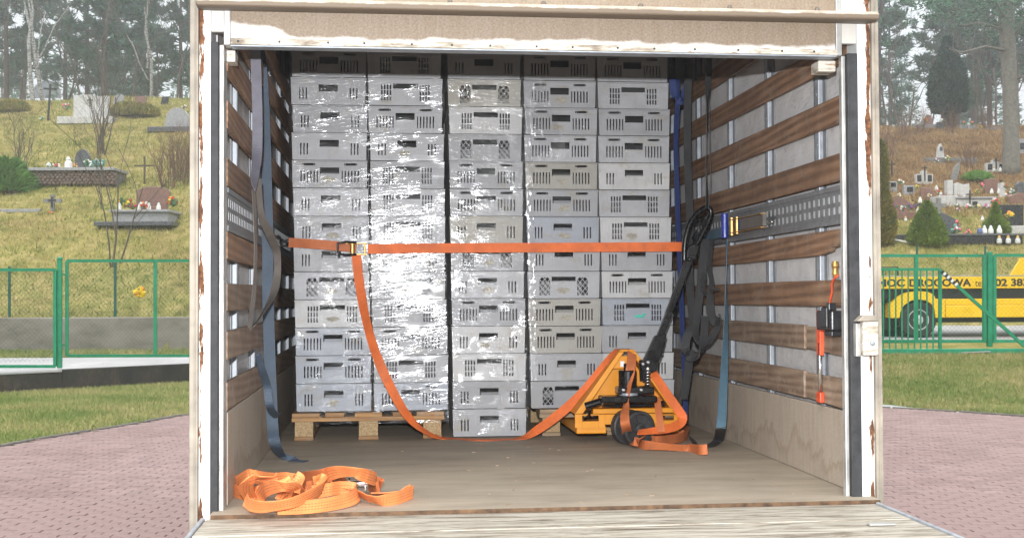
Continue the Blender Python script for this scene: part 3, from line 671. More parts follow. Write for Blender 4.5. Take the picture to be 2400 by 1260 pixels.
tail.ribbon(pxs([(1540, 932, 1.53), (1544, 965, 1.47), (1550, 1012, 1.40)]), [Vector((.4, -.9, 0)), Vector((.8, -.6, 0)), Vector((1, -.2, 0))], .036, .003, 8)
tail.build('webbing', MAT['rusty_orange_webbing'], ts)
# ratchet buckle
o0 = ony(835, 583, 1.958)
rt_ = MB()
for dz in (-.029, .029): rt_.box(o0.x-.055, o0.x+.055, o0.y-.012, o0.y+.012, o0.z+dz-.002, o0.z+dz+.002)
rt_.tube([o0+Vector((-.02, 0, -.036)), o0+Vector((-.02, 0, .036))], .013, 12).tube([o0+Vector((.045, 0, -.034)), o0+Vector((.045, 0, .034))], .006, 8)
for dz in (-.031, .025): rt_.lathe([(.006, 0), (.026, 0), (.026, .006), (.006, .006)], o0+Vector((-.02, 0, dz)), 14, Zv)
rb = rt_.build('ratchet', MAT['brass'], ts)
MB().tube([o0+Vector((.0, -.025, -.031)), o0+Vector((-.06, -.05, -.033)), o0+Vector((-.095, -.055, -.02)), o0+Vector((-.095, -.055, .028)), o0+Vector((-.06, -.05, .035)), o0+Vector((0, -.025, .033))], .0065, 8).build('handle', MAT['black_plastic'], rb, smooth=True)
# ---- orange heap on the floor
hs = thing('strap_heap', 'heap of bright orange stitched lashing strap on the floor at the left of the opening', 'strap', (.28, .1, 0))
def heap(path, wd, name='orange_webbing_stitched', w=.05): return MB().ribbon(path, wd, w, .003, 8).build('webbing', MAT[name], hs)
def arc(pts): return [Vector(p) for p in pts]
U1 = Vector((0, -.25, 1)); U2 = Vector((0, -.75, .8))
def hp(l): return [onz(u, v, z) for u, v, z in l]
heap(hp([(650, 1189, .026), (700, 1188, .027), (760, 1182, .028), (815, 1170, .03), (836, 1158, .034), (832, 1146, .042), (800, 1142, .05), (770, 1146, .052), (735, 1152, .04)]), [U1, U1, U1, Vector((-.3, -.2, 1)), Vector((-.5, 0, 1)), Vector((0, .4, 1)), U1, U1, U1])
heap(hp([(575, 1168, .05), (590, 1183, .04), (628, 1186, .045), (680, 1178, .055), (725, 1160, .065), (758, 1138, .075), (752, 1122, .085), (735, 1130, .075)]), [Vector((.5, -.4, 1)), Vector((0, -.6, 1)), U2, U2, U2, Vector((.3, -.6, .9)), Vector((1, -.2, .5)), U1])
heap(hp([(548, 1148, .024), (575, 1157, .024), (605, 1152, .026), (640, 1138, .06), (652, 1126, .10), (628, 1120, .125), (600, 1120, .13), (582, 1128, .12), (577, 1146, .08), (590, 1168, .03), (612, 1180, .015)]), [U1, U1, U1, U1, Vector((-.3, -.7, .6)), Vector((0, -.95, .3)), Vector((-.3, -.95, .3)), Vector((-.7, -.7, .1)), Vector((-1, -.3, .1)), Vector((-.9, -.5, .2)), Vector((0, -1, .4))])
heap(hp([(545, 1140, .026), (556, 1130, .05), (582, 1114, .09), (606, 1118, .08), (640, 1122, .05), (668, 1120, .04), (700, 1124, .03)]), [U1, U1, Vector((.4, -.3, 1)), Vector((-.3, -.4, 1)), U1, U1, U1])
heap(hp([(605, 1170, .03), (612, 1158, .055), (622, 1146, .09), (645, 1138, .115), (668, 1138, .12), (690, 1144, .10), (700, 1160, .05), (690, 1172, .03)]), [U1, Vector((-.5, -.3, 1)), U2, U2, Vector((0, -.9, .7)), Vector((.3, -.9, .5)), Vector((.9, -.5, .2)), U1])
heap(hp([(645, 1128, .11), (662, 1124, .135), (672, 1140, .11), (668, 1158, .07), (660, 1172, .045)]), [Vector((1, -.1, .3)), Vector((1, -.2, .4)), Vector((1, -.3, .0)), Vector((1, -.3, 0)), Vector((1, -.2, 0))])
heap(hp([(690, 1118, .12), (700, 1126, .11), (690, 1146, .09), (672, 1166, .05)]), [Vector((.9, -.2, .5))]*4)
heap(hp([(690, 1128, .03), (720, 1118, .07), (752, 1112, .09), (770, 1108, .095), (790, 1114, .07), (775, 1128, .03)]), [U1, U2, U2, Vector((0, -.3, 1)), U1, U1], 'rusty_orange_webbing')
heap(hp([(755, 1126, .05), (772, 1110, .10), (800, 1104, .12), (835, 1106, .12), (858, 1114, .10), (880, 1122, .07)]), [Vector((.3, -.8, .6)), U2, U2, U2, Vector((0, -.7, .7)), U1])
heap(hp([(860, 1118, .05), (880, 1128, .05), (890, 1135, .04), (882, 1143, .03), (862, 1136, .02)]), [U1, U1, U1, U1, U1], 'rusty_orange_webbing')
heap(hp([(772, 1140, .05), (800, 1150, .035), (830, 1153, .03), (868, 1168, .022), (893, 1172, .022), (930, 1166, .024), (968, 1152, .026)]), [U1, U2, Vector((0, -1, .5)), Vector((.2, -1, .3)), Vector((-.3, -.6, .8)), U1, U1])
heap(hp([(868, 1156, .018), (900, 1156, .016), (930, 1153, .014), (962, 1148, .018)]), [Vector((0, -1, .3))]*3+[U1])
heap(hp([(700, 1150, .02), (730, 1140, .04), (760, 1134, .035), (790, 1132, .03), (812, 1132, .03)]), [U1]*5, 'rusty_orange_webbing')
c0 = onz(838, 1132, .045); rt2 = MB()
for d in (-.03, .03): rt2.box(c0.x+d-.0015, c0.x+d+.0015, c0.y-.05, c0.y+.05, c0.z-.02, c0.z+.02)
rt2.tube([c0+Vector((-.04, -.02, 0)), c0+Vector((.04, -.02, 0))], .014, 12)
for d in (-.033, .027): rt2.lathe([(.006, 0), (.027, 0), (.027, .006), (.006, .006)], c0+Vector((d, -.02, 0)), 12, Xv)
rr = rt2.build('ratchet', MAT['chrome'], hs); MB().ribbon([c0+Vector((-.045, -.03, .035)), c0+Vector((0, -.035, .045)), c0+Vector((.055, -.03, .05))], Vector((0, 1, .2)), .045, .004).build('handle', MAT['trim_dusty'], rr)
c1 = onz(800, 1140, .03); MB().tube([c1+Vector((-.03, 0, .01)), c1+Vector((-.005, -.005, .018)), c1+Vector((.02, 0, .006)), c1+Vector((.018, .012, -.008))], .006, 8).build('hook', MAT['chrome'], hs, smooth=True)
# ---- left wall straps
ls = thing('hanging_strap', 'wide faded blue strap hanging down the left wall onto the floor', 'strap', (.05, 1.3, 0), group='straps hanging on the side walls')
MB().ribbon(pxs([(606, 110, 1.30), (614, 180, 1.29), (620, 300, 1.27), (624, 430, 1.25), (627, 560, 1.24), (628, 700, 1.23), (632, 830, 1.22), (636, 930, 1.20), (639, 1000, 1.17), (645, 1040, 1.14)])+[onz(662, 1070, .008), onz(690, 1078, .004), onz(718, 1080, .003)], [Vector((1, .25, 0))]*9+[Vector((1, .1, 0)), Vector((.8, -.6, 0)), Vector((.25, -1, 0)), Vector((.1, -1, 0))], .052, .003, 8).build('webbing', MAT['blue_webbing'], ls)
ls2 = thing('hanging_strap', 'lavender-grey strap hanging beside the wide blue strap on the left wall', 'strap', (.0, 1.1, .6), group='straps hanging on the side walls')
LX = lambda l, X: [onx(u, v, X) for u, v in l]
MB().ribbon(LX([(598, 118), (600, 160), (603, 260), (603, 340), (600, 385), (594, 440)], .040), [Vector((1, .2, 0))]*4+[Vector((.7, .7, 0)), Vector((.2, 1, 0))], .042, .003, 8).build('webbing', MAT['grey_webbing'], ls2)
MB().ribbon(LX([(594, 440), (598, 520), (599, 600), (595, 690), (584, 768)], .034), [Vector((.3, 1, 0))]*5, .03, .003, 8).build('webbing', MAT['brown_webbing'], ls2)
ls3 = thing('hanging_strap', 'thin brown webbing loop crossing the wide blue strap on the left wall', 'strap', (.05, .8, .5), group='straps hanging on the side walls')
MB().ribbon([onx(606, 420, .045), onx(612, 500, .05), onx(630, 545, .07), onx(648, 590, .085), onx(650, 640, .085), onx(640, 690, .075), onx(615, 735, .05), onx(592, 768, .032)], [Vector((.5, .8, 0))]*3+[Vector((.6, .6, 0)), Vector((.7, .5, 0)), Vector((.6, .4, .4)), Vector((.5, .3, .6)), Vector((.5, .3, .6))], .036, .003, 8).build('webbing', MAT['brown_webbing'], ls3)
MB().ribbon([onx(604, 830, .04), onx(614, 866, .05), onx(626, 905, .06), onx(632, 950, .07), onx(645, 970, .08), onx(654, 972, .09)], [Vector((.4, .8, 0)), Vector((.6, .6, .2)), Vector((.8, .2, 0)), Vector((1, .1, 0)), Vector((.7, -.6, .4)), Vector((.5, -.6, .6))], .034, .003, 8).build('webbing', MAT['blue_webbing'], ls3)
# ---- right wall straps
def hang(label, mat, parts, loc):
    t = thing('hanging_strap', label, 'strap', loc, group='straps hanging on the side walls')
    for pts, wd, wdt in parts: MB().ribbon(pxs(pts), wd, wdt, .003, 8).build('webbing', MAT[mat], t)
    return t
hang('bright blue strap hanging between the rightmost crate stack and the right wall', 'bright_blue_webbing', [
    ([(1586, 185, 2.03), (1588, 240, 2.03), (1584, 330, 2.04), (1588, 480, 2.03), (1594, 640, 2.02), (1601, 800, 2.01), (1606, 930, 2.0), (1606, 985, 1.99)], [Vector((1, .6, 0))]*8, .036),
    ([(1612, 190, 2.0), (1602, 225, 1.98), (1594, 240, 1.98), (1580, 222, 2.0), (1576, 185, 2.02)], [Vector((1, .2, .5)), Vector((.7, .2, .6)), Vector((0, .2, 1)), Vector((-.7, .2, .6)), Vector((-1, .2, .3))], .036)], (2.2, 2.0, .1))
hang('black strap hanging from the top of the right wall nearest the crates', 'black_webbing', [
    ([(1616, 150, 1.98), (1613, 190, 1.97), (1611, 300, 1.96), (1613, 420, 1.95), (1617, 520, 1.93), (1616, 640, 1.92), (1622, 740, 1.90), (1628, 790, 1.90)], [Vector((1, .35, 0))]*8, .048)], (2.26, 1.95, .6))
hang('thin doubled black strap hanging straight down in front of the dark right corner', 'black_webbing', [
    ([(1660, 118, 1.62), (1660, 165, 1.60), (1657, 250, 1.58), (1656, 330, 1.57), (1655, 400, 1.56), (1658, 490, 1.56)], [Vector((.8, .5, 0)), Vector((.9, .3, 0)), Vector((.4, .9, 0)), Vector((.3, 1, 0)), Vector((.3, 1, 0)), Vector((.6, .8, 0))], .045),
    ([(1662, 240, 1.56), (1663, 330, 1.55), (1665, 420, 1.55), (1660, 490, 1.55)], [Vector((.25, 1, 0))]*4, .03)], (2.27, 1.58, 1.1))
hang('tangled bundle of black webbing loops hanging low on the right wall behind the jack handle', 'black_webbing', [
    ([(1652, 560, 1.66), (1645, 640, 1.64), (1636, 720, 1.62), (1630, 780, 1.62), (1640, 800, 1.60), (1660, 798, 1.58), (1680, 770, 1.58), (1688, 738, 1.58), (1678, 742, 1.58)], [Vector((1, .3, 0))]*3+[Vector((.8, .5, 0)), Vector((.3, .7, .7)), Vector((0, .8, .6)), Vector((-.4, .8, .4)), Vector((.3, .9, 0)), Vector((.3, .9, 0))], .046),
    ([(1668, 560, 1.62), (1662, 620, 1.60), (1668, 660, 1.58), (1662, 690, 1.58), (1648, 680, 1.6), (1650, 640, 1.62)], [Vector((.8, .5, 0))]*6, .036),
    ([(1682, 676, 1.58), (1668, 684, 1.57), (1664, 715, 1.56), (1672, 750, 1.56), (1680, 748, 1.57)], [Vector((.6, .7, .3)), Vector((.7, .6, .3)), Vector((.9, .3, .2)), Vector((.9, .3, .2)), Vector((.6, .6, .2))], .05),
    ([(1652, 740, 1.6), (1650, 790, 1.58), (1638, 830, 1.58), (1616, 836, 1.62), (1606, 810, 1.64), (1614, 780, 1.66), (1632, 760, 1.66)], [Vector((.9, .3, 0)), Vector((.8, .4, .2)), Vector((.5, .5, .7)), Vector((.2, .6, .8)), Vector((-.8, .5, 0)), Vector((-.5, .6, .4)), Vector((.4, .6, .5))], .048),
    ([(1618, 820, 1.70), (1612, 870, 1.72), (1602, 935, 1.75)], [Vector((1, .3, 0))]*3, .05)], (2.25, 1.6, .5))
tr = thing('wall_ratchet_strap', 'teal strap with a blue-handled ratchet hooked into the right lashing rail', 'strap', (2.3, 1.35, 0))
MB().ribbon(pxs([(1703, 560, 1.36), (1702, 620, 1.35), (1702, 690, 1.34), (1701, 780, 1.32), (1698, 860, 1.30), (1694, 930, 1.28), (1692, 975, 1.26), (1689, 1002, 1.25)]), [Vector((.15, 1, 0)), Vector((.2, 1, 0)), Vector((.45, .9, 0)), Vector((.65, .7, 0)), Vector((.85, .5, 0)), Vector((1, .3, 0)), Vector((1, .2, 0)), Vector((1, .1, .1))], .048, .003, 8).build('webbing', MAT['teal_webbing'], tr)
MB().ribbon([ony(1689, 1002, 1.25), onz(1683, 1030, .02), onz(1662, 1044, .008), onz(1640, 1044, .006), onz(1618, 1028, .03)], [Vector((1, .1, .1)), Vector((.8, -.5, 0)), Vector((.3, -1, 0)), Vector((0, -1, .2)), Vector((-.4, -.6, .7))], .05, .003, 8).build('webbing', MAT['black_webbing'], tr)
MB().ribbon([onx(1712, 538, 2.325), onx(1680, 548, 2.322), onx(1650, 556, 2.325), onx(1625, 562, 2.333)], [Zv]*4, .05, .003, 6).build('webbing', MAT['teal_webbing'], tr)
a = onx(1700, 530, 2.30); MB().tube([a+Vector((-.01, -.02, -.062)), a+Vector((-.01, -.02, .064))], .0175, 14).build('handle', plain('blue_paint', (.02, .035, .24), .35, 0, .2, 20, .1), tr, bevel=.004)
b = onx(1722, 530, 2.315); c = onx(1795, 522, 2.325)
rb = MB()
for dz in (-.032, .032): rb.box(b.x-.016, b.x+.012, c.y, b.y+.05, b.z+dz-.002, b.z+dz+.002)
rb.tube([b+Vector((-.006, .03, -.045)), b+Vector((-.006, .03, .045))], .012, 10).tube([b+Vector((-.006, -.06, -.042)), b+Vector((-.006, -.06, .042))], .010, 10)
rb.build('ratchet', MAT['brass'], tr)
MB().box(b.x-.012, b.x+.006, c.y-.02, b.y-.09, b.z-.027, b.z+.027).build('webbing', MAT['brown_webbing'], tr)
MB().box(b.x-.0135, b.x+.004, b.y-.13, b.y-.105, b.z-.0275, b.z+.0275).build('band', MAT['bright_blue_webbing'], tr)
MB().tube([onx(1796, 523, 2.325), onx(1806, 521, 2.326), onx(1812, 519, 2.336), onx(1815, 519, 2.35)], .005, 8).build('hook', MAT['chrome'], tr, smooth=True)
# ---- load bar and control box at the right edge
lb = thing('load_bar', 'red and steel telescopic load bar standing upright against the right wall', 'load bar', (2.32, .42, .3))
q0, q1 = onx(1915, 832, 2.32), onx(1915, 727, 2.32)
MB().prism([(2.326, q0.y+.022), (2.326, q0.y-.018), (2.343, q0.y-.018), (2.343, q0.y-.012), (2.332, q0.y-.012), (2.332, q0.y+.022)], 'z', q0.z, q1.z).build('sleeve', MAT['red_paint'], lb, bevel=.002)
q2 = onx(1916, 918, 2.32); MB().tube([(2.332, q0.y, q2.z), (2.332, q0.y, q0.z+.05)], .0085, 12).build('rod', MAT['chrome'], lb, smooth=True)
q3 = onx(1917, 943, 2.32); MB().box(2.322, 2.342, q0.y-.022, q0.y+.022, q3.z, q2.z).build('foot', MAT['red_paint'], lb, bevel=.004)
cb = thing('control_box', 'black plastic control box with an orange cable on the right wall near the post', 'box', (2.31, .2, .6))
q0, q1 = onx(1927, 772, 2.30), onx(1968, 728, 2.30)
MB().box(2.275, 2.335, min(q1.y, q0.y)+.02, q0.y, q0.z, q1.z).build('case', MAT['black_plastic'], cb, bevel=.006)
MB().box(2.268, 2.2748, q0.y-.13, q0.y-.07, q0.z+.012, q1.z+.012).box(2.285, 2.325, q0.y-.14, q0.y-.06, q0.z-.022, q0.z-.001).box(2.29, 2.32, q0.y-.10, q0.y-.07, q1.z+.001, q1.z+.03).build('latch', MAT['black_plastic'], cb, bevel=.003)
MB().tube([onx(1944, 722, 2.31), onx(1946, 700, 2.31), onx(1950, 685, 2.308), onx(1950, 662, 2.305), onx(1957, 650, 2.305), onx(1965, 645, 2.31)], .0045, 8).build('cable', MAT['red_paint'], cb, smooth=True)
MB().lathe([(.010, 0), (.014, .01), (.010, .03), (.012, .035), (.016, .04), (.012, .06)], onx(1958, 648, 2.318), 10).build('connector', MAT['brass'], cb)

# ================================================================== pallet jack
plain('jack_yellow', (.66, .255, .008), .34, 0, .07, 5, .04); plain('jack_black', (.005, .005, .0055), .25, 0, .3, 20, .05, .3)
plain('wheel_black', (.030, .031, .033), .5, 0, .3, 20, .1)
jk = thing('pallet_jack', 'yellow hand pallet jack with black pump and tilted black handle, forks under the right pallet', 'pallet jack', (1.82, 1.65, 0))
def jp(u, v, Y=1.66): p = ony(u, v, Y); return (p.x, p.z)
def jpoly(l, y0, y1, name, mat, bev=.003, parent=None): return MB().prism([jp(u, v) for u, v in l], 'y', y0, y1).build(name, MAT[mat], parent or jk, bevel=bev)
jpoly([(1366, 962), (1452, 846), (1486, 846), (1574, 962)], 1.700, 1.708, 'back_plate', 'jack_yellow')
jpoly([(1344, 968), (1447, 823), (1459, 823), (1363, 967)], 1.615, 1.775, 'cheek', 'jack_yellow')
jpoly([(1594, 968), (1486, 823), (1474, 823), (1575, 967)], 1.615, 1.775, 'cheek', 'jack_yellow')
jpoly([(1430, 863), (1450, 833), (1484, 833), (1488, 863)], 1.640, 1.690, 'top_plate', 'jack_yellow')
jpoly([(1447, 822.5), (1451, 818), (1483, 818), (1486, 822.5)], 1.62, 1.775, 'top_cap', 'jack_yellow')
fp = MB()
def jb(u0, v0, u1, v1, y0, y1, mb): a = ony(u0, v0, 1.66); b = ony(u1, v1, 1.66); mb.box(min(a.x, b.x), max(a.x, b.x), y0, y1, min(a.z, b.z), max(a.z, b.z)); return mb
for u0, v0, u1, v1 in ((1345, 968.5, 1362, 1000), (1362.2, 968.5, 1400, 971), (1362.2, 985, 1400, 1000), (1400.2, 968.5, 1415, 1000), (1415.2, 968.5, 1540, 990), (1540.2, 968.5, 1575, 970.5), (1540.2, 984, 1575, 990), (1575.2, 968.5, 1593, 990)): jb(u0, v0, u1, v1, 1.622, 1.634, fp)
fp.build('front_plate', MAT['jack_yellow'], jk)
jb(1385, 955, 1572, 964, 1.600, 1.68, MB()).build('cross_bar', MAT['jack_yellow'], jk, bevel=.004)
for x0 in (1.545, 1.925):
    MB().box(x0, x0+.155, 1.64, 2.85, .052, .088).build('fork', MAT['jack_yellow'], jk, bevel=.006)
    MB().box(x0+.01, x0+.145, 1.64, 1.76, .0885, .115).build('fork_heel', MAT['jack_yellow'], jk)
    MB().tube([(x0+.03, 1.68, .105), (x0+.125, 1.68, .105)], .012, 8).build('link_pin', MAT['chrome'], jk)
pc = ony(1471, 905, 1.575); px_ = pc.x
pm = MB().lathe([(.046, 0), (.046, .078), (.042, .083), (.02, .084)], (px_, 1.575, pc.z), 24).build('pump', MAT['jack_black'], jk, smooth=False)
MB().lathe([(.020, 0), (.020, .03), (.017, .032)], (px_, 1.575, pc.z+.0845), 16).build('piston', MAT['jack_black'], pm)
a0, a1 = ony(1447, 925, 1.55), ony(1531, 905, 1.55)
MB().box(a0.x, a1.x, 1.525, 1.62, a0.z+.004, a1.z).build('pump_base', MAT['jack_black'], jk, bevel=.006)
bo = MB().lathe([(.0085, 0), (.0085, .005), (.005, .007)], (0, 0, 0), 12, (0, -1, 0)).mesh('bolt', MAT['chrome'])
for u, v, Y in ((1461, 913, 1.5245), (1503, 913, 1.5245), (1507, 852, 1.5345), (1519, 848, 1.5345)): link('bolt', bo, jk, loc=ony(u, v, Y))
a0, a1 = ony(1408, 945, 1.52), ony(1538, 926, 1.52)
MB().box(a0.x, a1.x, 1.49, 1.60, a0.z+.002, a1.z).build('steer_yoke', MAT['jack_black'], jk, bevel=.008)
MB().lathe([(.05, 0), (.05, .012)], (px_, 1.555, a1.z+.001), 20).build('turntable', MAT['galvanised'], jk)
a0, a1 = ony(1412, 953, 1.56), ony(1556, 944, 1.56)
MB().box(a0.x, a1.x, 1.52, 1.605, a0.z, a1.z).build('lever_arm', MAT['jack_black'], jk, bevel=.006)
MB().tube([ony(1372, 951, 1.57), ony(1408, 940, 1.55)], .019, 12).build('lever_arm', MAT['jack_black'], jk)
MB().tube([ony(1407, 940, 1.545), ony(1411, 939, 1.545)], .021, 12).build('collar', MAT['chrome'], jk)
MB().tube([ony(1545, 948, 1.55), ony(1557, 944, 1.55)], .016, 10).build('lever_arm', MAT['jack_black'], jk)
MB().tube([ony(1384, 956, 1.57), ony(1381, 972, 1.60), ony(1370, 982, 1.63)], .007, 8).build('link_rod', MAT['jack_black'], jk, smooth=True)
ax = Vector((.34, -.94, 0)).normalized()
for c in (Vector((1.835, 1.50, .0905)), Vector((1.800, 1.597, .0905))):
    wl = MB().lathe([(.060, -.02), (.084, -.022), (.089, -.018), (.089, .018), (.084, .022), (.074, .0225), (.070, .016), (.030, .013), (.028, .026), (.012, .03), (.010, .024)], c, 40, ax).build('wheel', MAT['wheel_black'], jk, bevel=.0)
    k = MB(); s_ = ax.cross(Zv).normalized()
    for i in range(5):
        th = 2*math.pi*i/5; d = s_*math.cos(th)+Zv*math.sin(th); e = ax.cross(d); p = c+ax*.0165
        mt = Matrix((( d.x, e.x, ax.x, p.x), (d.y, e.y, ax.y, p.y), (d.z, e.z, ax.z, p.z), (0, 0, 0, 1))); k.box(.028, .069, -.004, .004, -.002, .0045, mt)
    k.build('rib', MAT['wheel_black'], wl)
MB().tube([Vector((1.835, 1.50, .0905))-ax*.02, Vector((1.800, 1.597, .0905))+ax*.02], .012, 10).box(1.775, 1.86, 1.53, 1.57, .09, .155).build('axle', MAT['jack_black'], jk)
# handle bracket, spring, shaft and looped grip
MB().prism([jp(*q) for q in ((1492, 842), (1515, 838), (1532, 846), (1527, 864), (1508, 872), (1510, 890), (1494, 890))], 'y', 1.535, 1.545).prism([jp(*q) for q in ((1492, 842), (1515, 838), (1532, 846), (1527, 864), (1508, 872), (1510, 890), (1494, 890))], 'y', 1.60, 1.61).build('handle_bracket', MAT['jack_black'], jk, bevel=.002)
sp = ony(1518, 904, 1.545); tp = ony(1518, 870, 1.545)
MB().tube([(sp.x+.015*math.cos(i*.6), sp.y+.015*math.sin(i*.6), sp.z+(tp.z-sp.z)*i/52) for i in range(53)], .0032, 6).build('spring', MAT['chrome'], jk, smooth=True)
MB().lathe([(.007, -.075), (.007, 0), (.013, .004), (.016, .014), (.013, .024), (.005, .029)], tp, 14).build('plunger', MAT['chrome'], jk, smooth=True)
def tapered(l, name, mat):   # flat tapered bar along a px path with half-widths (px)
    m = MB(); m.prism([jp(*q) for q in l], 'y', 1.556, 1.588); return m.build(name, MAT[mat], jk, bevel=.005)
tapered([(1497, 846), (1500, 838), (1524, 786), (1546, 776), (1552, 784), (1541, 828), (1530, 852), (1512, 856)], 'handle_shoe', 'jack_black')
tapered([(1528, 790), (1598, 604), (1614, 609), (1546, 784)], 'handle_shaft', 'jack_black')
lp_ = [(1604, 612), (1604, 585), (1608, 552), (1618, 522), (1634, 500), (1651, 488), (1662, 488), (1666, 499), (1659, 522), (1646, 548), (1630, 578), (1614, 612)]
pts = [ony(u, v, 1.565) for u, v in lp_]
sm = []
for i in range(len(pts)-1):
    p0, p1, p2, p3 = pts[max(i-1, 0)], pts[i], pts[i+1], pts[min(i+2, len(pts)-1)]
    for j in range(5):
        t = j/5; sm.append(.5*((2*p1)+(p2-p0)*t+(2*p0-5*p1+4*p2-p3)*t*t+(3*p1-p0-3*p2+p3)*t**3))
sm.append(pts[-1])
MB().tube(sm, [.0145]*len(sm), 12).build('grip', MAT['jack_black'], jk, smooth=True)
MB().prism([jp(*q) for q in ((1596, 606), (1600, 580), (1612, 572), (1628, 578), (1618, 612))], 'y', 1.548, 1.60).build('grip_root', MAT['jack_black'], jk, bevel=.006)
MB().tube([ony(1622, 560, 1.555), ony(1655, 500, 1.55)], .006, 8).build('release_lever', MAT['jack_black'], jk, smooth=True)
a0 = ony(1454, 847, 1.6385); MB().box(a0.x, a0.x+.021, 1.637, 1.6395, a0.z-.026, a0.z+.003).build('data_plate', plain('white_label', (.7, .7, .7), .5, 0, .1), jk)
# ================================================================== terrain
FH = Vector((FW.x, FW.y, 0)).normalized(); RH_ = Vector((FH.y, -FH.x, 0))
def ip(tab, d):
    if d <= tab[0][0]: return tab[0][1]
    for (a, b), (c, e) in zip(tab, tab[1:]):
        if d <= c: return b+(e-b)*(d-a)/(c-a)
    return tab[-1][1]
PLF = [(0, -1.75), (25.7, -1.75), (27, -1.5), (29.7, -1.25), (30.6, -1.25), (30.75, -.50), (31.7, -.05), (36, 2.2), (41, 3.9), (52, 7.6), (58, 9.8), (64, 10.2), (110, 11), (160, 11)]
PRT = [(0, -1.75), (18.6, -1.74), (22.4, -1.1), (26, -.95), (31.6, -.82), (33.8, 1.30), (36, 1.9), (39, 2.8), (43, 4.0), (48, 5.45), (60, 8.5), (66, 9), (110, 10), (160, 10)]
def H(x, y):
    v = Vector((x-CAM.x, y-CAM.y, 0)); d = v.dot(FH); l = v.dot(RH_)
    t = min(1, max(0, (l/max(d, 1)-(-.02))/.24)); t = t*t*(3-2*t)
    z = ip(PLF, d)*(1-t)+ip(PRT, d)*t+CAM.z
    if d > 30.2: z += (.16*noise.noise(Vector((x*.35, y*.35, 3)))+.06*noise.noise(Vector((x*1.3, y*1.3, 8))))*min(1, (d-30.2)/2)
    return z
def hit(u, v):
    r = ray(u, v); t = 12.0
    while t < 170:
        p = CAM+r*t
        if p.z < H(p.x, p.y): break
        t += .1
    a, b = t-.1, t
    for _ in range(14):
        m = (a+b)/2; p = CAM+r*m
        if p.z < H(p.x, p.y): b = m
        else: a = m
    return CAM+r*b, b
kp = [onz(u, v, GZ) for u, v in ((-420, 1128), (-200, 1082), (0, 1045), (130, 1020), (250, 1003), (350, 985), (447, 968))] + [onz(u, v, GZ) for u, v in ((2062, 953), (2200, 960), (2400, 974), (2700, 1000))]
kp = [(p.x, p.y) for p in kp]
kp = [(-60, kp[0][1]-(kp[0][0]+60)*.55)]+kp+[(70, kp[-1][1]-12)]
def kerbY(x): return ip(kp, x)
def mat_grass(name):
    m = N(name); v = m.co(); n1 = m.noise(v, .33, 5, .6); n2 = m.noise(v, 2.2, 6, .7); n3 = m.noise(v, 14, 4, .7); x, y, z = m.sep(v)
    a = m.ramp(n2, [(.3, (.150, .152, .034)), (.5, (.30, .265, .078)), (.7, (.48, .375, .165))])       # moss and dry winter grass
    b = m.ramp(n2, [(.3, (0.101, 0.062, 0.030)), (.55, (0.203, 0.124, 0.054)), (.75, (0.317, 0.209, 0.101))])      # leaf litter
    g = m.ramp(n2, [(.3, (0.096, 0.160, 0.035)), (.6, (0.200, 0.264, 0.072)), (.8, (0.384, 0.344, 0.144))])         # lawn
    right = m.ramp(m.math('DIVIDE', x, 60), [(.1, 0), (.2, 1)])
    high = m.ramp(m.math('DIVIDE', z, 12), [(.28, 0), (.42, 1)])
    lit = m.math('MULTIPLY', m.math('ADD', m.math('MULTIPLY', m.math('MULTIPLY', right, high), .9), m.ramp(n1, [(.48, 0), (.66, .55)])), 1, True)
    c = m.mix(lit, a, b); c = m.mix(m.ramp(z, [(0, 1), (.04, 0)]), c, g)
    c = m.mix(m.ramp(n3, [(.4, 0), (.75, .4)]), c, (.045, .032, .016))
    m.base(c, .95, spec=.1); m.bump(m.math('ADD', n3, n2), .9, .05); return m
mg = mat_grass('hill_grass')
# z below -.7 m means the flat lawn: shift so the ramp starts there
for nd in list(mg.t.nodes):
    if nd.type == 'VALTORGB' and abs(nd.color_ramp.elements[1].position-.04) < 1e-4 and len(nd.color_ramp.elements) == 2:
        src = nd.inputs[0].links[0].from_socket; mm = mg.math('ADD', mg.math('MULTIPLY', src, .1), .075); mg.t.links.new(mm, nd.inputs[0])
        nd.color_ramp.elements[0].position = .0; nd.color_ramp.elements[1].position = .05
xs = []; x = -62.0
while x <= 72: xs.append(x); x += .45 if (-22 < x < 0 or 8 < x < 34) else 1.6
ss = []; s = 0.0
while s < 150: ss.append(s); s += .22 if s < 20 else (.45 if s < 55 else 3)
m = MB(); nx = len(xs)
for s in ss:
    for x in xs:
        y = kerbY(x)+s; m.v.append((x, y, H(x, y)+(.0 if s > .3 else -.01)))
for i in range(len(ss)-1):
    for j in range(nx-1): m.face((i*nx+j, i*nx+j+1, (i+1)*nx+j+1, (i+1)*nx+j))
terr = m.build('hillside', mg.mat, None, smooth=True, normals=False); tag(terr, 'grassy cemetery hillside and lawn rising behind the truck', None, None, 'structure')
# ---- brick pavement
def mat_paver():
    m = N('paver'); v = m.co(); a = m.voro(v, 6.5, out='Color'); n = m.noise(v, 60, 4, .7); b = m.noise(v, .8, 4)
    hv = m.n('HueSaturation'); m.set(hv.inputs['Color'], m.ramp(b, [(.3, (.235, .158, .145)), (.7, (.285, .200, .188))])); m.set(hv.inputs['Value'], m.math('ADD', .88, m.math('MULTIPLY', m.sep(a)[0], .24)))
    c = m.mix(m.ramp(n, [(.45, 0), (.75, .3)]), hv.outputs[0], (.17, .125, .11))
    m.base(c, .8, spec=.25); m.bump(n, .4, .003); return m.mat
mat_paver(); plain('joint_sand', (.030, .024, .021), .95, 0, .3, 8, .3)
m = MB(); yb = -16.0; n_ = len(xs)
for x in xs: m.v.append((x, yb, GZ-.016)); m.v.append((x, kerbY(x)-.06, GZ-.016))
for j in range(n_-1): m.face((2*j, 2*j+2, 2*j+3, 2*j+1))
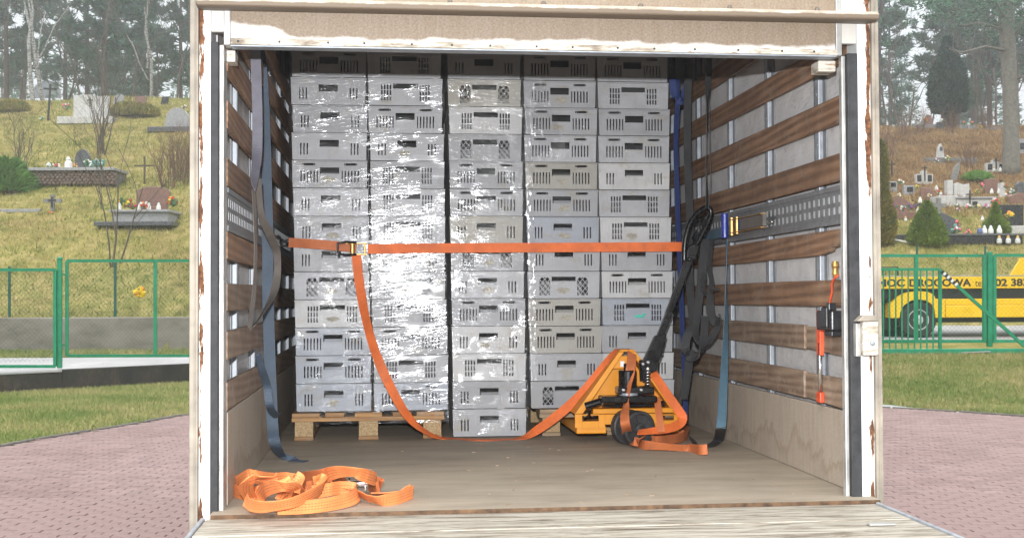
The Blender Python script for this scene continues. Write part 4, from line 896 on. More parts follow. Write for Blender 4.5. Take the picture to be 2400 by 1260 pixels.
pave = m.build('pavement', MAT['joint_sand'], None, normals=False); tag(pave, 'pinkish brick paved yard', None, None, 'structure')
L_, W_ = .2, .1; pv = MB().box(-.0958, .0958, -.0448, .0448, -.055, 0).mesh('paver', MAT['paver'])
bm = bmesh.new(); bm.from_mesh(pv); top = [e for e in bm.edges if all(v.co.z > -.01 for v in e.verts)]; bmesh.ops.bevel(bm, geom=top, offset=.004, segments=1, affect='EDGES'); bm.to_mesh(pv); bm.free()
pv_v = [v.co.copy() for v in pv.vertices]; pv_f = [tuple(p.vertices) for p in pv.polygons]
ca, sa = math.cos(-.10), math.sin(-.10); spots = []
for r in range(-20, 330):
    for c in range(-130, 130):
        a, b = c*L_+(.5*L_ if r % 2 else 0), r*W_ - 6
        x, y = 2+a*ca-b*sa, a*sa+b*ca
        if y < 1.0 or y > kerbY(x)-.17: continue
        v = Vector((x-CAM.x, y-CAM.y, 0)); d = v.dot(FH); t = v.dot(RH_)/d
        if d < 7.4 or not (-.52 < t < -.02 or .24 < t < .70): continue
        P = Vector((x, y, GZ))-CAM; dz = P.dot(FW); u = 1200+FPX*P.dot(RT)/dz; vv = 630-FPX*P.dot(UP)/dz
        seen = vv < 1275 and (-20 < u < 452 or 2052 < u < 2420)
        spots.append((not seen, d, x, y))
spots.sort(); rest = MB(); rng = random.Random(3)
for i, (ns, d, x, y) in enumerate(spots):
    z = GZ+rng.uniform(-.0025, .0025); ang = -.10+rng.uniform(-.012, .012); tl_ = rng.uniform(-.01, .01), rng.uniform(-.01, .01)
    if i < 300: link('paver', pv, pave, loc=(x, y, z), rot=(tl_[0], tl_[1], ang))
    else:
        b = len(rest.v); c_, s_ = math.cos(ang), math.sin(ang)
        rest.v += [(x+p.x*c_-p.y*s_, y+p.x*s_+p.y*c_, z+p.z+p.x*tl_[0]+p.y*tl_[1]) for p in pv_v]
        for f in pv_f: rest.face(tuple(b+k for k in f))
o = rest.build('paver_field', MAT['paver'], pave, normals=False); o['kind'] = 'stuff'
# ---- kerb stones
plain('kerb_concrete', (.13, .118, .10), .9, 0, .35, 9, .3)
kerb = tag(MB().box(0, .01, 0, .01, GZ-.3, GZ-.29).build('kerb', MAT['kerb_concrete'], pave), None, None)
P = []; x = -12.0
while x < 20: P.append(Vector((x, kerbY(x), GZ))); x += .05
acc = [P[0]]; d = 0; last = P[0]
for p in P[1:]:
    if (p-last).length >= 1.0:
        a, b = last, p; t = (b-a).normalized(); q = Vector((-t.y, t.x, 0)); mid = (a+b)/2
        mt = Matrix(((t.x, q.x, 0, mid.x), (t.y, q.y, 0, mid.y), (0, 0, 1, GZ), (0, 0, 0, 1)))
        if -11 < mid.x < -1 or 7 < mid.x < 17: MB().box(-.493, .493, -.06, .0, -.2, .022+random.uniform(-.006, .006), mt).build('kerbstone', MAT['kerb_concrete'], pave, bevel=.012)
        last = p
bpy.data.objects.remove(kerb)
# ---- lane behind the fences
plain('lane_concrete', (.36, .35, .345), .85, 0, .15, 1.2, .2)
def lane(name, l0, l1, d0, d1, lift):
    m = MB(); nl, ndp = 60, 12
    for i in range(ndp+1):
        for j in range(nl+1):
            d = d0+(d1-d0)*i/ndp; l = (l0+(l1-l0)*j/nl)*d; p = CAM+FH*d+RH_*l; m.v.append((p.x, p.y, H(p.x, p.y)+lift))
    for i in range(ndp):
        for j in range(nl): b = i*(nl+1)+j; m.face((b, b+1, b+nl+2, b+nl+1))
    return tag(m.build(name, MAT['lane_concrete'], None, normals=False), 'pale concrete lane behind the fence', None, None, 'structure')
lane('lane', -.60, .0, 25.9, 28.2, .035); lane('lane', .25, .85, 25.2, 31.5, .035)
# ---- grass blades on the lawn and tufts on the hill
def mat_blade(name, cols):
    m = N(name); v = m.co(); k = m.noise(v, .55, 4, .6); k2 = m.noise(v, 9, 3, .6)
    c = m.ramp(m.math('ADD', m.math('MULTIPLY', k, .6), m.math('MULTIPLY', k2, .45)), cols); m.base(c, .8, spec=.15); return m.mat
mat_blade('lawn_blade', [(.36, (.115, .185, .042)), (.48, (.21, .25, .075)), (.58, (.33, .31, .125)), (.70, (.46, .36, .19))])
mat_blade('hill_blade', [(.38, (.120, .165, .032)), (.48, (.235, .250, .062)), (.6, (.43, .350, .145)), (.70, (.29, .190, .090))])
mat_blade('litter_blade', [(.34, (0.108, 0.061, 0.027)), (.47, (0.230, 0.135, 0.061)), (.6, (0.365, 0.236, 0.115)), (.72, (0.216, 0.169, 0.061))])
def blades(name, label, mat, n, area, h, w, seed):
    rng = random.Random(seed); m = MB(); k = 0
    while k < n:
        d, l = area(rng); p = CAM+FH*d+RH_*(l*d); y = p.y
        if y < kerbY(p.x)+.02: continue
        z = H(p.x, y); hh = h*rng.uniform(.5, 1.5); a = rng.uniform(0, math.pi); ww = w*rng.uniform(.6, 1.4)
        ox, oy = math.cos(a)*ww, math.sin(a)*ww; lx, ly = rng.gauss(0, .5)*hh, rng.gauss(0, .5)*hh
        m.tri((p.x-ox, y-oy, z-.01), (p.x+ox, y+oy, z-.01), (p.x+lx, y+ly, z+hh)); k += 1
    o = m.build(name, MAT[mat], None, normals=False); return tag(o, label, 'grass', None, 'stuff')
def near(d0, d1, t0, t1): return lambda r: ((d0*d0+(d1*d1-d0*d0)*r.random())**.5, r.uniform(t0, t1))
blades('lawn_grass', 'short green lawn grass in front of the left green fence', 'lawn_blade', 60000, near(13.2, 25.3, -.47, -.23), .055, .007, 1)
blades('lawn_grass', 'short yellowing lawn grass in front of the right green fence', 'lawn_blade', 50000, near(16.8, 22.6, .28, .48), .055, .007, 2)
blades('hill_grass', 'dry mossy grass on the slope left of the truck', 'hill_blade', 60000, near(30.4, 60, -.47, -.23), .09, .016, 3)
blades('hill_grass', 'dry mossy grass on the bank behind the yellow tow truck', 'hill_blade', 20000, near(31.8, 39, .28, .48), .08, .014, 4)
blades('leaf_litter', 'brown leaf litter and dead grass on the upper slope right of the truck', 'litter_blade', 38000, near(38, 63, .28, .48), .13, .022, 5)
blades('verge_grass', 'grass verge under the concrete retaining wall', 'lawn_blade', 9000, near(28.3, 29.7, -.47, -.23), .07, .010, 6)
# ================================================================== fences, wall, tow truck
plain('fence_green', (.004, .235, .115), .4, 0, .2, 10, .1); plain('fence_dark_green', (.008, .085, .060), .5, 0, .25, 10, .1)
mp = N('plinth_concrete'); _v = mp.co(); _n = mp.noise(mp.map(_v, (1, 1, .6)), 1.6, 8, .75); mp.base(mp.ramp(_n, [(.40, (.010, .009, .0085)), (.54, (.030, .024, .019)), (.64, (.075, .055, .040)), (.74, (.22, .20, .18))]), .85); mp.bump(_n, .5, .02)
mw = N('retaining_concrete'); _v = mw.co(); _n = mw.noise(mw.map(_v, (.8, .8, 1.6)), 1.3, 8, .7); mw.base(mw.ramp(_n, [(.3, (.115, .098, .080)), (.5, (.205, .182, .155)), (.72, (.275, .25, .215))]), .9); mw.bump(_n, .5, .03)
def onpl(u, v, A, B):                                   # ray with the vertical plane through A and B
    n = Vector((B.y-A.y, A.x-B.x, 0)); r = ray(u, v); return CAM+r*((A-CAM).dot(n)/r.dot(n))
def bar(mb, p, q, r=.03, n=4): return mb.tube([p, q], r*1.25, n)
def mesh_wire(A, B, u0, u1, vt, vb, pitch, r, parent, mat='fence_dark_green'):
    a, b = onpl(u0, vb, A, B), onpl(u1, vb, A, B); t = onpl(u0, vt, A, B); w = (b-a); w.z = 0; W = w.length; w.normalize(); h = t.z-a.z; m = MB(); z0 = a.z
    k = -h
    while k < W:
        for sg in (1, -1):
            x0, x1 = (k, k+h)
            s0, s1 = max(0, x0), min(W, x1)
            if s1-s0 < .02: continue
            f0, f1 = (s0-x0)/h, (s1-x0)/h
            if sg < 0: f0, f1 = 1-f0, 1-f1
            p, q = a+w*s0, a+w*s1; p.z = z0+h*f0; q.z = z0+h*f1; m.tube([p, q], r, 3, False)
        k += pitch
    o = m.build('wire_mesh', MAT[mat], parent, normals=False); return o
FA, FB = ond(0, 700, 22.6), ond(447, 700, 25.4)
def fx(u, v): return onpl(u, v, FA, FB)
# plinth wall (two heights, stepping at the post)
def segbox(name, A, B, z0, z1, t0, t1, mat, parent=None, bevel=.01):
    d = Vector((B.x-A.x, B.y-A.y, 0)); L = d.length; d.normalize(); q = Vector((-d.y, d.x, 0)); mt = Matrix(((d.x, q.x, 0, A.x), (d.y, q.y, 0, A.y), (0, 0, 1, 0), (0, 0, 0, 1)))
    return MB().box(0, L, t0, t1, z0, z1, mt).build(name, MAT[mat], parent, bevel=bevel)
pl = thing('plinth_wall', 'low dark weathered concrete plinth under the left green fence', 'wall', fx(140, 905))
segbox('wall_section', fx(-330, 900), fx(139, 900), GZ-.2, fx(70, 874).z, -.12, .12, 'plinth_concrete', pl); segbox('wall_section', fx(140, 900), fx(700, 900), GZ-.2, fx(300, 858).z, -.12, .12, 'plinth_concrete', pl)
segbox('coping', fx(-330, 900), fx(139, 900), fx(70, 874).z+.001, fx(70, 869).z, -.14, .14, 'lane_concrete', pl)
# left: post, closed leaf, mesh panel
gp = thing('gate_post', 'round-capped green gate post between the two left fence panels', 'post', fx(140, 858))
MB().tube([fx(140, 862), fx(140, 606)], .062, 4).build('shaft', MAT['fence_green'], gp, bevel=.01); MB().lathe([(.062, 0), (.055, .02), (.02, .035)], fx(140, 606), 10).build('cap', MAT['fence_green'], gp)
def frame(name, label, us, vt, vb, mids, mesh_pitch=.09):
    t = thing(name, label, 'fence panel', fx(us[0], vb)); r = .033
    bar(MB(), fx(us[0], vt), fx(us[1], vt), r).build('top_rail', MAT['fence_green'], t); bar(MB(), fx(us[0], vb), fx(us[1], vb), r).build('bottom_rail', MAT['fence_green'], t)
    for u in us: bar(MB(), fx(u, vt), fx(u, vb), r).build('upright', MAT['fence_green'], t)
    for u in mids: bar(MB(), fx(u, vt), fx(u, vb), r*1.15).build('upright', MAT['fence_green'], t)
    mesh_wire(FA, FB, us[0], us[1], vt, vb, mesh_pitch, .0017, t); return t
frame('fence_panel', 'green chain-link panel left of the gate post', (-210, 129), 632, 858, [-40])
t = frame('fence_panel', 'wider green chain-link panel right of the gate post, ending behind the truck', (157, 640), 611, 833, [364])
for u, v in ((147, 643), (147, 808)): bar(MB(), fx(140, v), fx(157, v), .02).build('hinge', MAT['fence_green'], t)
# retaining wall with a thin fence on top
ra, rb_ = CAM+FH*29.75+RH_*(-.55*30), CAM+FH*29.75+RH_*(.05*30)
rwl = thing('retaining_wall', 'grey concrete retaining wall at the foot of the left slope', 'wall', ra+Vector((0, 0, H(ra.x, ra.y)-ra.z)))
segbox('wall_section', ra, rb_, CAM.z-1.6, CAM.z-.44, 0, 1.08, 'retaining_concrete', rwl, .02)
tf = thing('wire_fence', 'thin dark green wire fence along the top of the retaining wall', 'fence', ond(22, 735, 30.1))
for u, vt, vb in ((-110, 622, 742), (22, 624, 742), (270, 612, 742), (520, 604, 742)): MB().tube([ond(u, vb, 30.4), ond(u, vt, 30.4)], .036, 8).build('post', MAT['fence_dark_green'], tf)
mesh_wire(ond(-110, 700, 30.4), ond(520, 700, 30.4), -110, 520, 632, 742, .12, .0020, tf)
# right: fence behind, sliding gate in front
RA, RB = ond(2055, 700, 23.2), ond(2400, 700, 23.2); SA, SB = ond(2055, 700, 22.5), ond(2400, 700, 22.5)
def rx(u, v): return onpl(u, v, RA, RB)
def sx(u, v): return onpl(u, v, SA, SB)
rf = thing('mesh_fence', 'green chain-link fence behind the sliding gate on the right', 'fence', rx(2150, 800))
for u0, u1, vt, vb in ((1700, 2306, 599, 799), (2331, 2760, 598, 799)):
    bar(MB(), rx(u0, vt), rx(u1, vt), .033).build('top_rail', MAT['fence_green'], rf); bar(MB(), rx(u0, vb), rx(u1, vb), .033).build('bottom_rail', MAT['fence_green'], rf)
    mesh_wire(RA, RB, u0, u1, vt, vb, .085, .0017, rf)
for u in (1740, 1945, 2147, 2307, 2330, 2480, 2650): bar(MB(), rx(u, 598), rx(u, 803), .036).build('upright', MAT['fence_green'], rf)
MB().tube([rx(2319, 812), rx(2319, 590)], .068, 4).build('post', MAT['fence_green'], rf, bevel=.012)
tf2 = thing('wire_fence_posts', 'thin dark fence posts on the far bank behind the tow truck', 'fence', ond(2150, 640, 32.2))
for u in (2149, 2309, 2470): MB().tube([ond(u, 720, 32.2), ond(u, 576, 32.2)], .03, 8).build('post', MAT['fence_dark_green'], tf2)
sg = thing('sliding_gate', 'low green barred sliding gate with a diagonal brace in front of the tow truck', 'gate', sx(2200, 830))
bar(MB(), sx(1780, 631), sx(2203, 631), .028).build('top_rail', MAT['fence_green'], sg)
MB().box(0, 1, 0, 1, 0, 1)
segbox('bottom_beam', sx(1780, 822), sx(2720, 822), sx(2200, 832).z, sx(2200, 817).z, -.05, .05, 'fence_green', sg)
segbox('track', sx(1780, 822), sx(2720, 822), sx(2200, 846).z, sx(2200, 832.6).z, -.09, .09, 'fence_dark_green', sg)
for u in [2203]+[2187-14.6*i for i in range(26)]: bar(MB(), sx(u, 631), sx(u, 817), .030 if u > 2200 else .0125).build('bar', MAT['fence_green'], sg)
bar(MB(), sx(2206, 636), sx(2402, 812), .031).build('brace', MAT['fence_green'], sg)
for k in range(8):
    a = sx(2205, 635).lerp(sx(2241, 668), k/8); b = sx(2205, 635).lerp(sx(2241, 668), (k+1)/8); MB().tube([a+Vector((0, -.02, 0)), b+Vector((0, -.02, 0))], .041, 4).build('stripe', MAT['white_label' if k % 2 else 'black_plastic'], sg)
MB().tube([sx(2250, 826)+Vector((0, -.06, 0)), sx(2318, 823)+Vector((0, -.06, 0))], .014, 6).build('rod', MAT['galvanised'], sg)
# ---- flatbed tow truck
plain('tow_yellow', (.88, .53, .004), .3, 0, .06, 3, .03); plain('tow_rim', (.52, .52, .52), .4, .3, .15, 12, .1); plain('tow_black', (.010, .010, .011), .5, 0, .3, 9, .1)
TZ = 26.2; TO = ond(2055, 791, TZ); TO.z = H(TO.x, TO.y)+.035; K = TZ/FPX
TM = Matrix(((RH_.x, FH.x, 0, TO.x), (RH_.y, FH.y, 0, TO.y), (0, 0, 1, TO.z), (0, 0, 0, 1)))
def tl(u, v): return ((u-2055)*K, (791-v)*K)
tt = thing('tow_truck', 'yellow flatbed tow truck with black lettering parked behind the right fence', 'truck', TO)
def tb(u0, u1, v0, v1, y0, y1, name, mat, bev=.015, par=None):
    a, b = tl(u0, v1), tl(u1, v0); return MB().box(a[0], b[0], y0, y1, a[1], b[1], TM).build(name, MAT[mat], par or tt, bevel=bev)
bed = tb(1800, 2700, 648, 676, 0, 2.3, 'flatbed', 'tow_yellow'); tb(1800, 2700, 645, 647.8, .005, .06, 'bed_edge', 'trim_aluminium', .005, bed)
tb(1830, 2680, 676.3, 700, .12, 2.2, 'subframe', 'tow_black')
tb(2193, 2217, 699.8, 744, .02, .30, 'side_skirt', 'tow_yellow'); sk = tb(2218, 2690, 700, 714.5, .03, .28, 'side_skirt', 'tow_yellow'); tb(2218, 2690, 715, 744, .0, .28, 'side_skirt', 'tow_yellow', .02)
tb(2230, 2500, 745, 757, .8, 1.2, 'underbody', 'tow_black'); tb(1850, 2115, 712, 775, .45, 2.0, 'underbody', 'tow_black'); tb(2100, 2215, 690, 765, .62, 1.7, 'underbody', 'tow_black')
arch = []
wc = (2155, 749)
for i in range(15):
    a = math.pi*(1-i/14); arch.append((wc[0]+50*math.cos(a), wc[1]-54*math.sin(a)+2))
inner = [(wc[0]+42*math.cos(math.pi*i/14), wc[1]-43*math.sin(math.pi*i/14)) for i in range(15)]
mb = MB(); n = 15; out_ = [tl(*p) for p in ([(2088, 744), (2088, 712), (2108, 693), (2125, 685)]+[(2150, 681.5), (2175, 683), (2190, 690), (2196, 705), (2197, 744)])]
inn = [tl(*p) for p in [(wc[0]-46, 744), (wc[0]-44, 730), (wc[0]-36, 715), (wc[0]-20, 704), (wc[0], 700.5), (wc[0]+18, 704), (wc[0]+30, 712), (wc[0]+37, 726), (wc[0]+39, 744)]]
for i in range(8): mb.prism([out_[i], out_[i+1], inn[i+1], inn[i]], 'y', .0, .40, TM)
mb.build('wheel_arch', MAT['tow_yellow'], tt)
def tow_wheel(u, v, y):
    c = tl(u, v); R_ = .405; cw = TM @ Vector((c[0], y, R_-.01)); ax_ = -FH
    w_ = MB().lathe([(.23, -.10), (.34, -.13), (.395, -.11), (R_, -.06), (R_, .06), (.395, .11), (.36, .13), (.25, .125), (.235, .10)], cw, 36, ax_).build('wheel', MAT['tyre_rubber'], tt)
    MB().lathe([(.232, .06), (.232, .118), (.215, .12), (.20, .085), (.13, .07), (.11, .10), (.06, .12), (.055, .15), (.02, .155)], cw, 28, ax_).build('rim', MAT['tow_rim'], w_)
    nut = MB()
    for i in range(8): th = 2*math.pi*i/8; nut.lathe([(.014, .07), (.014, .105), (.008, .11)], cw+(RH_*math.cos(th)+Zv*math.sin(th))*.155, 6, ax_)
    nut.build('wheel_nuts', MAT['dark_steel'], w_); return w_
tow_wheel(2155, 749, .16); tow_wheel(2155, 749, 1.95); tow_wheel(1905, 749, .16); tow_wheel(2780, 749, .16); tow_wheel(2780, 749, 1.95)
mb = MB().prism([tl(2372, 647), tl(2398, 605), tl(2440, 600), tl(2440, 647)], 'y', .05, .12, TM); mb.build('headboard_brace', MAT['tow_yellow'], tt)
tb(2640, 2646, 560, 647, .05, 2.2, 'headboard', 'tow_yellow'); tb(2700, 2880, 540, 760, .05, 2.2, 'cab', 'tow_yellow', .12)
rk = MB()
for u in (2062, 2094, 2137): a = tl(u, 647); b = tl(u, 622); rk.tube([TM @ Vector((a[0], .9, a[1])), TM @ Vector((b[0], .9, b[1]))], .022, 6)
for v in (623, 628): a = tl(2000, v); b = tl(2136, v); rk.tube([TM @ Vector((a[0], .9, a[1])), TM @ Vector((b[0], .9, b[1]))], .012, 6)
for i in range(17): a = tl(2132-8*i, 647); b = tl(2132-8*i, 625); rk.tube([TM @ Vector((a[0], .92, a[1])), TM @ Vector((b[0], .92, b[1]))], .006, 4)
rk.build('rack', MAT['tow_black'], tt)
def word(txt, u0, u1, v0, v1, off):
    cu = bpy.data.curves.new('lettering', 'FONT'); cu.body = txt; cu.size = 1; cu.offset = off; cu.extrude = .01; o = bpy.data.objects.new('lettering_curve', cu); col.objects.link(o)
    bpy.context.view_layer.update(); me = bpy.data.meshes.new_from_object(o.evaluated_get(bpy.context.evaluated_depsgraph_get())); bpy.data.objects.remove(o)
    vs_ = [v.co.copy() for v in me.vertices]; mnx, mxx = min(v.x for v in vs_), max(v.x for v in vs_); mny, mxy = min(v.y for v in vs_), max(v.y for v in vs_)
    a, b = tl(u0, v1), tl(u1, v0)
    for v in me.vertices:
        c = v.co; v.co = TM @ Vector((a[0]+(c.x-mnx)/(mxx-mnx)*(b[0]-a[0]), -.004 if c.z > 0 else -.0005, a[1]+(c.y-mny)/(mxy-mny)*(b[1]-a[1])))
    me.materials.clear(); me.materials.append(MAT['tow_black']); o = link('lettering', me, bed); o['label'] = 'black lettering reading '+txt; return o
word('POMOC', 2022, 2122, 653, 671, .034); word('DROGOWA', 2133, 2278, 653, 671, .034); word('tel.', 2287, 2310, 655, 671, .0); word('602 383', 2320, 2412, 653, 671, .034)
# ================================================================== cemetery
plain('granite_grey', (.30, .30, .31), .45, 0, .25, 14, .1); plain('granite_light', (.50, .49, .47), .55, 0, .15, 10, .1); plain('granite_dark', (.075, .08, .088), .28, 0, .3, 16, .05)
plain('granite_black', (.012, .013, .015), .15, 0, .3, 16, 0); plain('granite_brown', (.20, .105, .080), .35, 0, .3, 16, .05); plain('stone_weathered', (.20, .195, .185), .8, 0, .3, 9, .3)
plain('dark_iron', (.018, .018, .02), .6, .3, .3, 20, .1); plain('old_wood', (.085, .07, .055), .85, 0, .3, 20, .3)
FLC = {'red': (.55, .015, .015), 'yellow': (.75, .50, .02), 'white': (.75, .75, .70), 'pink': (.70, .16, .22), 'purple': (.22, .05, .26), 'orange': (.75, .22, .03), 'green': (.05, .13, .035), 'teal': (.10, .28, .24), 'glass': (.60, .62, .60), 'gold': (.50, .33, .08), 'blue': (.10, .14, .30)}
for k, c in FLC.items(): plain('petal_'+k, c, .55, 0, .25, 25, 0)
class GR:          # a thing on the hill, given by photograph pixels; its base rests on the terrain
    def __init__(s, name, label, cat, u, v, group=None):
        p, s.Z = hit(u, v); s.k = s.Z/FPX; s.u, s.v = u, v; s.o = p
        s.M = Matrix(((RH_.x, FH.x, 0, p.x), (RH_.y, FH.y, 0, p.y), (0, 0, 1, p.z), (0, 0, 0, 1)))
        s.t = thing(name, label, cat, p, 0, group)
    def L(s, u, v): return ((u-s.u)*s.k, (s.v-v)*s.k)
    def box(s, u0, u1, v0, v1, y0, y1, name, mat, bev=.012):
        a, b = s.L(u0, v1), s.L(u1, v0); return MB().box(a[0], b[0], y0, y1, a[1], b[1], s.M).build(name, MAT[mat], s.t, bevel=bev)
    def poly(s, pts, y0, y1, name, mat, bev=.012): return MB().prism([s.L(*p) for p in pts], 'y', y0, y1, s.M).build(name, MAT[mat], s.t, bevel=bev)
    def cross(s, u, v0, v1, half, varm, wpx, y, name, mat, th=.06):
        a, b = s.L(u-wpx/2, v1), s.L(u+wpx/2, v0); m = MB().box(a[0], b[0], y, y+th, a[1], b[1], s.M)
        a, b = s.L(u-half, varm+wpx/2), s.L(u+half, varm-wpx/2); c = s.L(u, varm)[0]; w_ = wpx/2*s.k
        m.box(a[0], c-w_-.0005, y+.001, y+th-.001, a[1], b[1], s.M).box(c+w_+.0005, b[0], y+.001, y+th-.001, a[1], b[1], s.M); return m.build(name, MAT[mat], s.t)
    def arch(s, u0, u1, v0, v1, y0, y1, name, mat, flat=.5):
        c, r = (u0+u1)/2, (u1-u0)/2; h = (v1-v0)*flat; pts = [(u0, v1), (u1, v1)]+[(c+r*math.cos(math.pi*i/10), v0+h-h*math.sin(math.pi*i/10)) for i in range(11)]
        return s.poly(pts, y0, y1, name, mat)
def top_of(g, v, y=.0): return g.L(0, v)[1], y
def bouquet(g, u, v, rp, cols, label, y=-.15, n=16, seed=0):
    rng = random.Random(seed+int(u*7+v)); a = g.L(u, v); c = g.M @ Vector((a[0], y, a[1])); r = rp*g.k
    t = thing('flower_bouquet', label, 'flowers', c-Vector((0, 0, r)), 0, 'flowers on the graves')
    m = MB(); mats = [MAT['petal_'+k] for k in cols]
    for i in range(n):
        m.m = rng.randrange(len(cols)); th = rng.uniform(0, 6.28); rr = r*rng.random()**.5
        m.blob(c+Vector((rr*math.cos(th), rr*.6*math.sin(th*1.7), rr*.8*math.sin(th))), r*rng.uniform(.22, .36), 6, 4, .35, rng)
    m.build('blooms', mats, t, normals=False)
    m = MB()
    for i in range(10): th = rng.uniform(0, 6.28); d = Vector((math.cos(th), .4*math.sin(3*th), .5*math.sin(th)-.2))*r*1.25; q = Vector((-d.z, 0, d.x))*.22; m.quad(c, c+d*.5+q, c+d, c+d*.5-q)
    m.tube([c-Vector((0, 0, r)), c], .02, 5).build('leaves', MAT['petal_green'], t, normals=False); return t
def lantern(g, u, v0, v1, colr, label, y=-.2):
    a, b = g.L(u, v1), g.L(u, v0); c = g.M @ Vector((a[0], y, a[1])); h = b[1]-a[1]; r = h*.30
    t = thing('grave_lantern', label, 'lantern', c, 0, 'lanterns on the graves')
    MB().lathe([(r*.6, 0), (r, h*.12), (r*.95, h*.5), (r*.55, h*.68)], c, 10).build('glass', MAT['petal_'+colr], t, smooth=False)
    MB().lathe([(r*.6, h*.685), (r*.65, h*.78), (r*.35, h*.92), (r*.08, h)], c, 10).build('lid', MAT['petal_gold' if colr != 'white' else 'petal_glass'], t); return t
# ---------------- left slope
g = GR('grave', 'low grave with brown granite headstone and red and yellow flowers, nearest above the left fence', 'grave', 323, 529)
g.box(233, 415, 521, 531, -.5, 1.2, 'base_slab', 'granite_dark'); g.box(272, 398, 499, 520.6, -.25, 1.0, 'tomb', 'granite_grey'); g.box(264, 405, 493, 498.6, -.35, 1.05, 'cover', 'granite_grey')
g.arch(302, 382, 432, 476, .7, .85, 'headstone', 'granite_brown', .3); g.box(310, 375, 476.4, 492.6, .68, .9, 'headstone_foot', 'granite_brown')
for u, cols in ((285, ('yellow', 'red', 'green')), (397, ('yellow', 'red', 'green'))): bouquet(g, u, 470, 13, cols, f'yellow and red flowers on a vase at the {"left" if u < 300 else "right"} end of the brown headstone grave', .3)
bouquet(g, 313, 483, 9, ('red', 'pink', 'green'), 'red flowers left of centre on the brown headstone grave'); bouquet(g, 342, 482, 9, ('red', 'orange', 'white'), 'red and orange flowers right of centre on the brown headstone grave')
for i, u in enumerate((282, 327, 351, 374)): lantern(g, u, 475, 493, 'white', f'{["leftmost", "second", "third", "rightmost"][i]} glass lantern on the brown headstone grave', -.1)
g = GR('grave', 'grave behind a cobbled stone wall with a dark pointed headstone', 'grave', 172, 436)
g.box(72, 273, 394, 401, -.25, 1.3, 'cover', 'granite_grey'); g.arch(157, 193, 343, 393.6, .7, .85, 'headstone', 'granite_dark', .55)
sm_ = plain('cobble', (.165, .115, .095), .8, 0, .45, 3, .2); rng = random.Random(4)
g.box(76, 270, 401.4, 434, -.08, 1.2, 'wall_core', 'kerb_concrete')
cob = [MB().blob((0, 0, 0), (.085, .07, .065), 8, 5, .25, rng).mesh('cobble', sm_, True) for _ in range(4)]
for r_ in range(5):
    for c_ in range(20):
        u = 80+c_*9.7+(4.8 if r_ % 2 else 0)+rng.uniform(-1, 1); v = 404.5+r_*6.3; a = g.L(u, v); o = link('cobble', cob[rng.randrange(4)], g.t, loc=g.M @ Vector((a[0], -.10, a[1])), rot=(rng.uniform(-.3, .3), rng.uniform(-.4, .4), rng.uniform(0, 6)))
for u, v, r, cols, l in ((112, 387, 8, ('white', 'white', 'green'), 'white flowers at the left end of the cobbled grave'), (128, 387, 7, ('pink', 'white', 'red'), 'pink flowers left of the pointed headstone'), (172, 386, 6, ('pink', 'yellow', 'white'), 'small mixed flowers in front of the pointed headstone'), (203, 382, 12, ('green', 'white', 'teal'), 'tall green and white flowers right of the pointed headstone'), (228, 382, 13, ('teal', 'white', 'teal'), 'turquoise flowers at the right end of the cobbled grave')): bouquet(g, u, v, r, cols, l, .2)
lantern(g, 150, 363, 393, 'white', 'dark-lidded white lantern left of the pointed headstone', .4)
g = GR('grave_cross', 'tall thin wooden cross on the slope right of the cobbled grave', 'cross', 338, 432); g.cross(338, 366, 432, 24, 388, 3.4, 0, 'cross', 'old_wood')
g = GR('grave_cross', 'small grey stone cross with a dark crucifix near the left edge', 'cross', 122, 497); g.cross(122, 455, 497, 21, 470, 9, 0, 'cross', 'stone_weathered', .10); g.cross(122, 461, 486, 9, 469, 3, -.03, 'crucifix', 'dark_iron', .025)
bouquet(g, 124, 500, 6, ('orange', 'red', 'orange'), 'orange flowers at the foot of the small stone cross', -.2, 8)
g = GR('grave_slab', 'flat grey grave slab at the left edge beside the small stone cross', 'grave', 30, 497); g.box(-60, 96, 490, 498, -.1, 1.1, 'slab', 'granite_grey')
g = GR('grave_cross', 'dark metal cross leaning on the upper slope left of the pale slab grave', 'cross', 112, 283); g.M = g.M @ Matrix.Rotation(.06, 4, 'Y'); g.cross(112, 196, 284, 15, 208, 4, 0, 'cross', 'dark_iron')
bouquet(g, 100, 279, 6, ('green', 'white', 'white'), 'white wreath at the foot of the leaning metal cross', -.2, 8)
g = GR('grave', 'large pale stone slab grave on the upper left slope', 'grave', 200, 290)
g.box(137, 266, 274, 291, -.2, 1.4, 'tomb', 'granite_light'); g.box(161, 243, 258, 273.6, .5, .9, 'headstone_foot', 'granite_light'); g.poly([(161, 257.5), (243, 257.5), (243, 219), (220, 221), (200, 216), (161, 218)], .55, .8, 'headstone', 'granite_light'); g.cross(201, 224, 244, 7, 230, 2.4, .52, 'cross', 'dark_iron', .028)
bouquet(g, 150, 247, 9, ('pink', 'white', 'red'), 'pink flowers left of the pale slab grave', .3, 10)
g = GR('gravestone', 'wide dark gravestone with rounded top on the crest at the far left', 'gravestone', 108, 229); g.arch(76, 142, 188, 230, 0, .3, 'headstone', 'granite_dark', .75)
bouquet(g, 68, 222, 7, ('yellow', 'green', 'yellow'), 'yellow-green flowers left of the wide dark gravestone', 0, 8); bouquet(g, 140, 224, 6, ('purple', 'white', 'purple'), 'lilac flowers right of the wide dark gravestone', -.1, 8)
g = GR('grave', 'rounded grey gravestone on a long base next to the truck, upper left slope', 'grave', 400, 309); g.box(348, 452, 298, 310, -.2, 1.2, 'base_slab', 'granite_dark'); g.box(382, 440, 284, 297.6, .2, .7, 'headstone_foot', 'granite_grey'); g.arch(384, 437, 250, 283.6, .25, .6, 'headstone', 'granite_grey', .8)
bouquet(g, 425, 247, 6, ('white', 'pink', 'white'), 'pale flowers on top of the rounded grey gravestone', .4, 8)
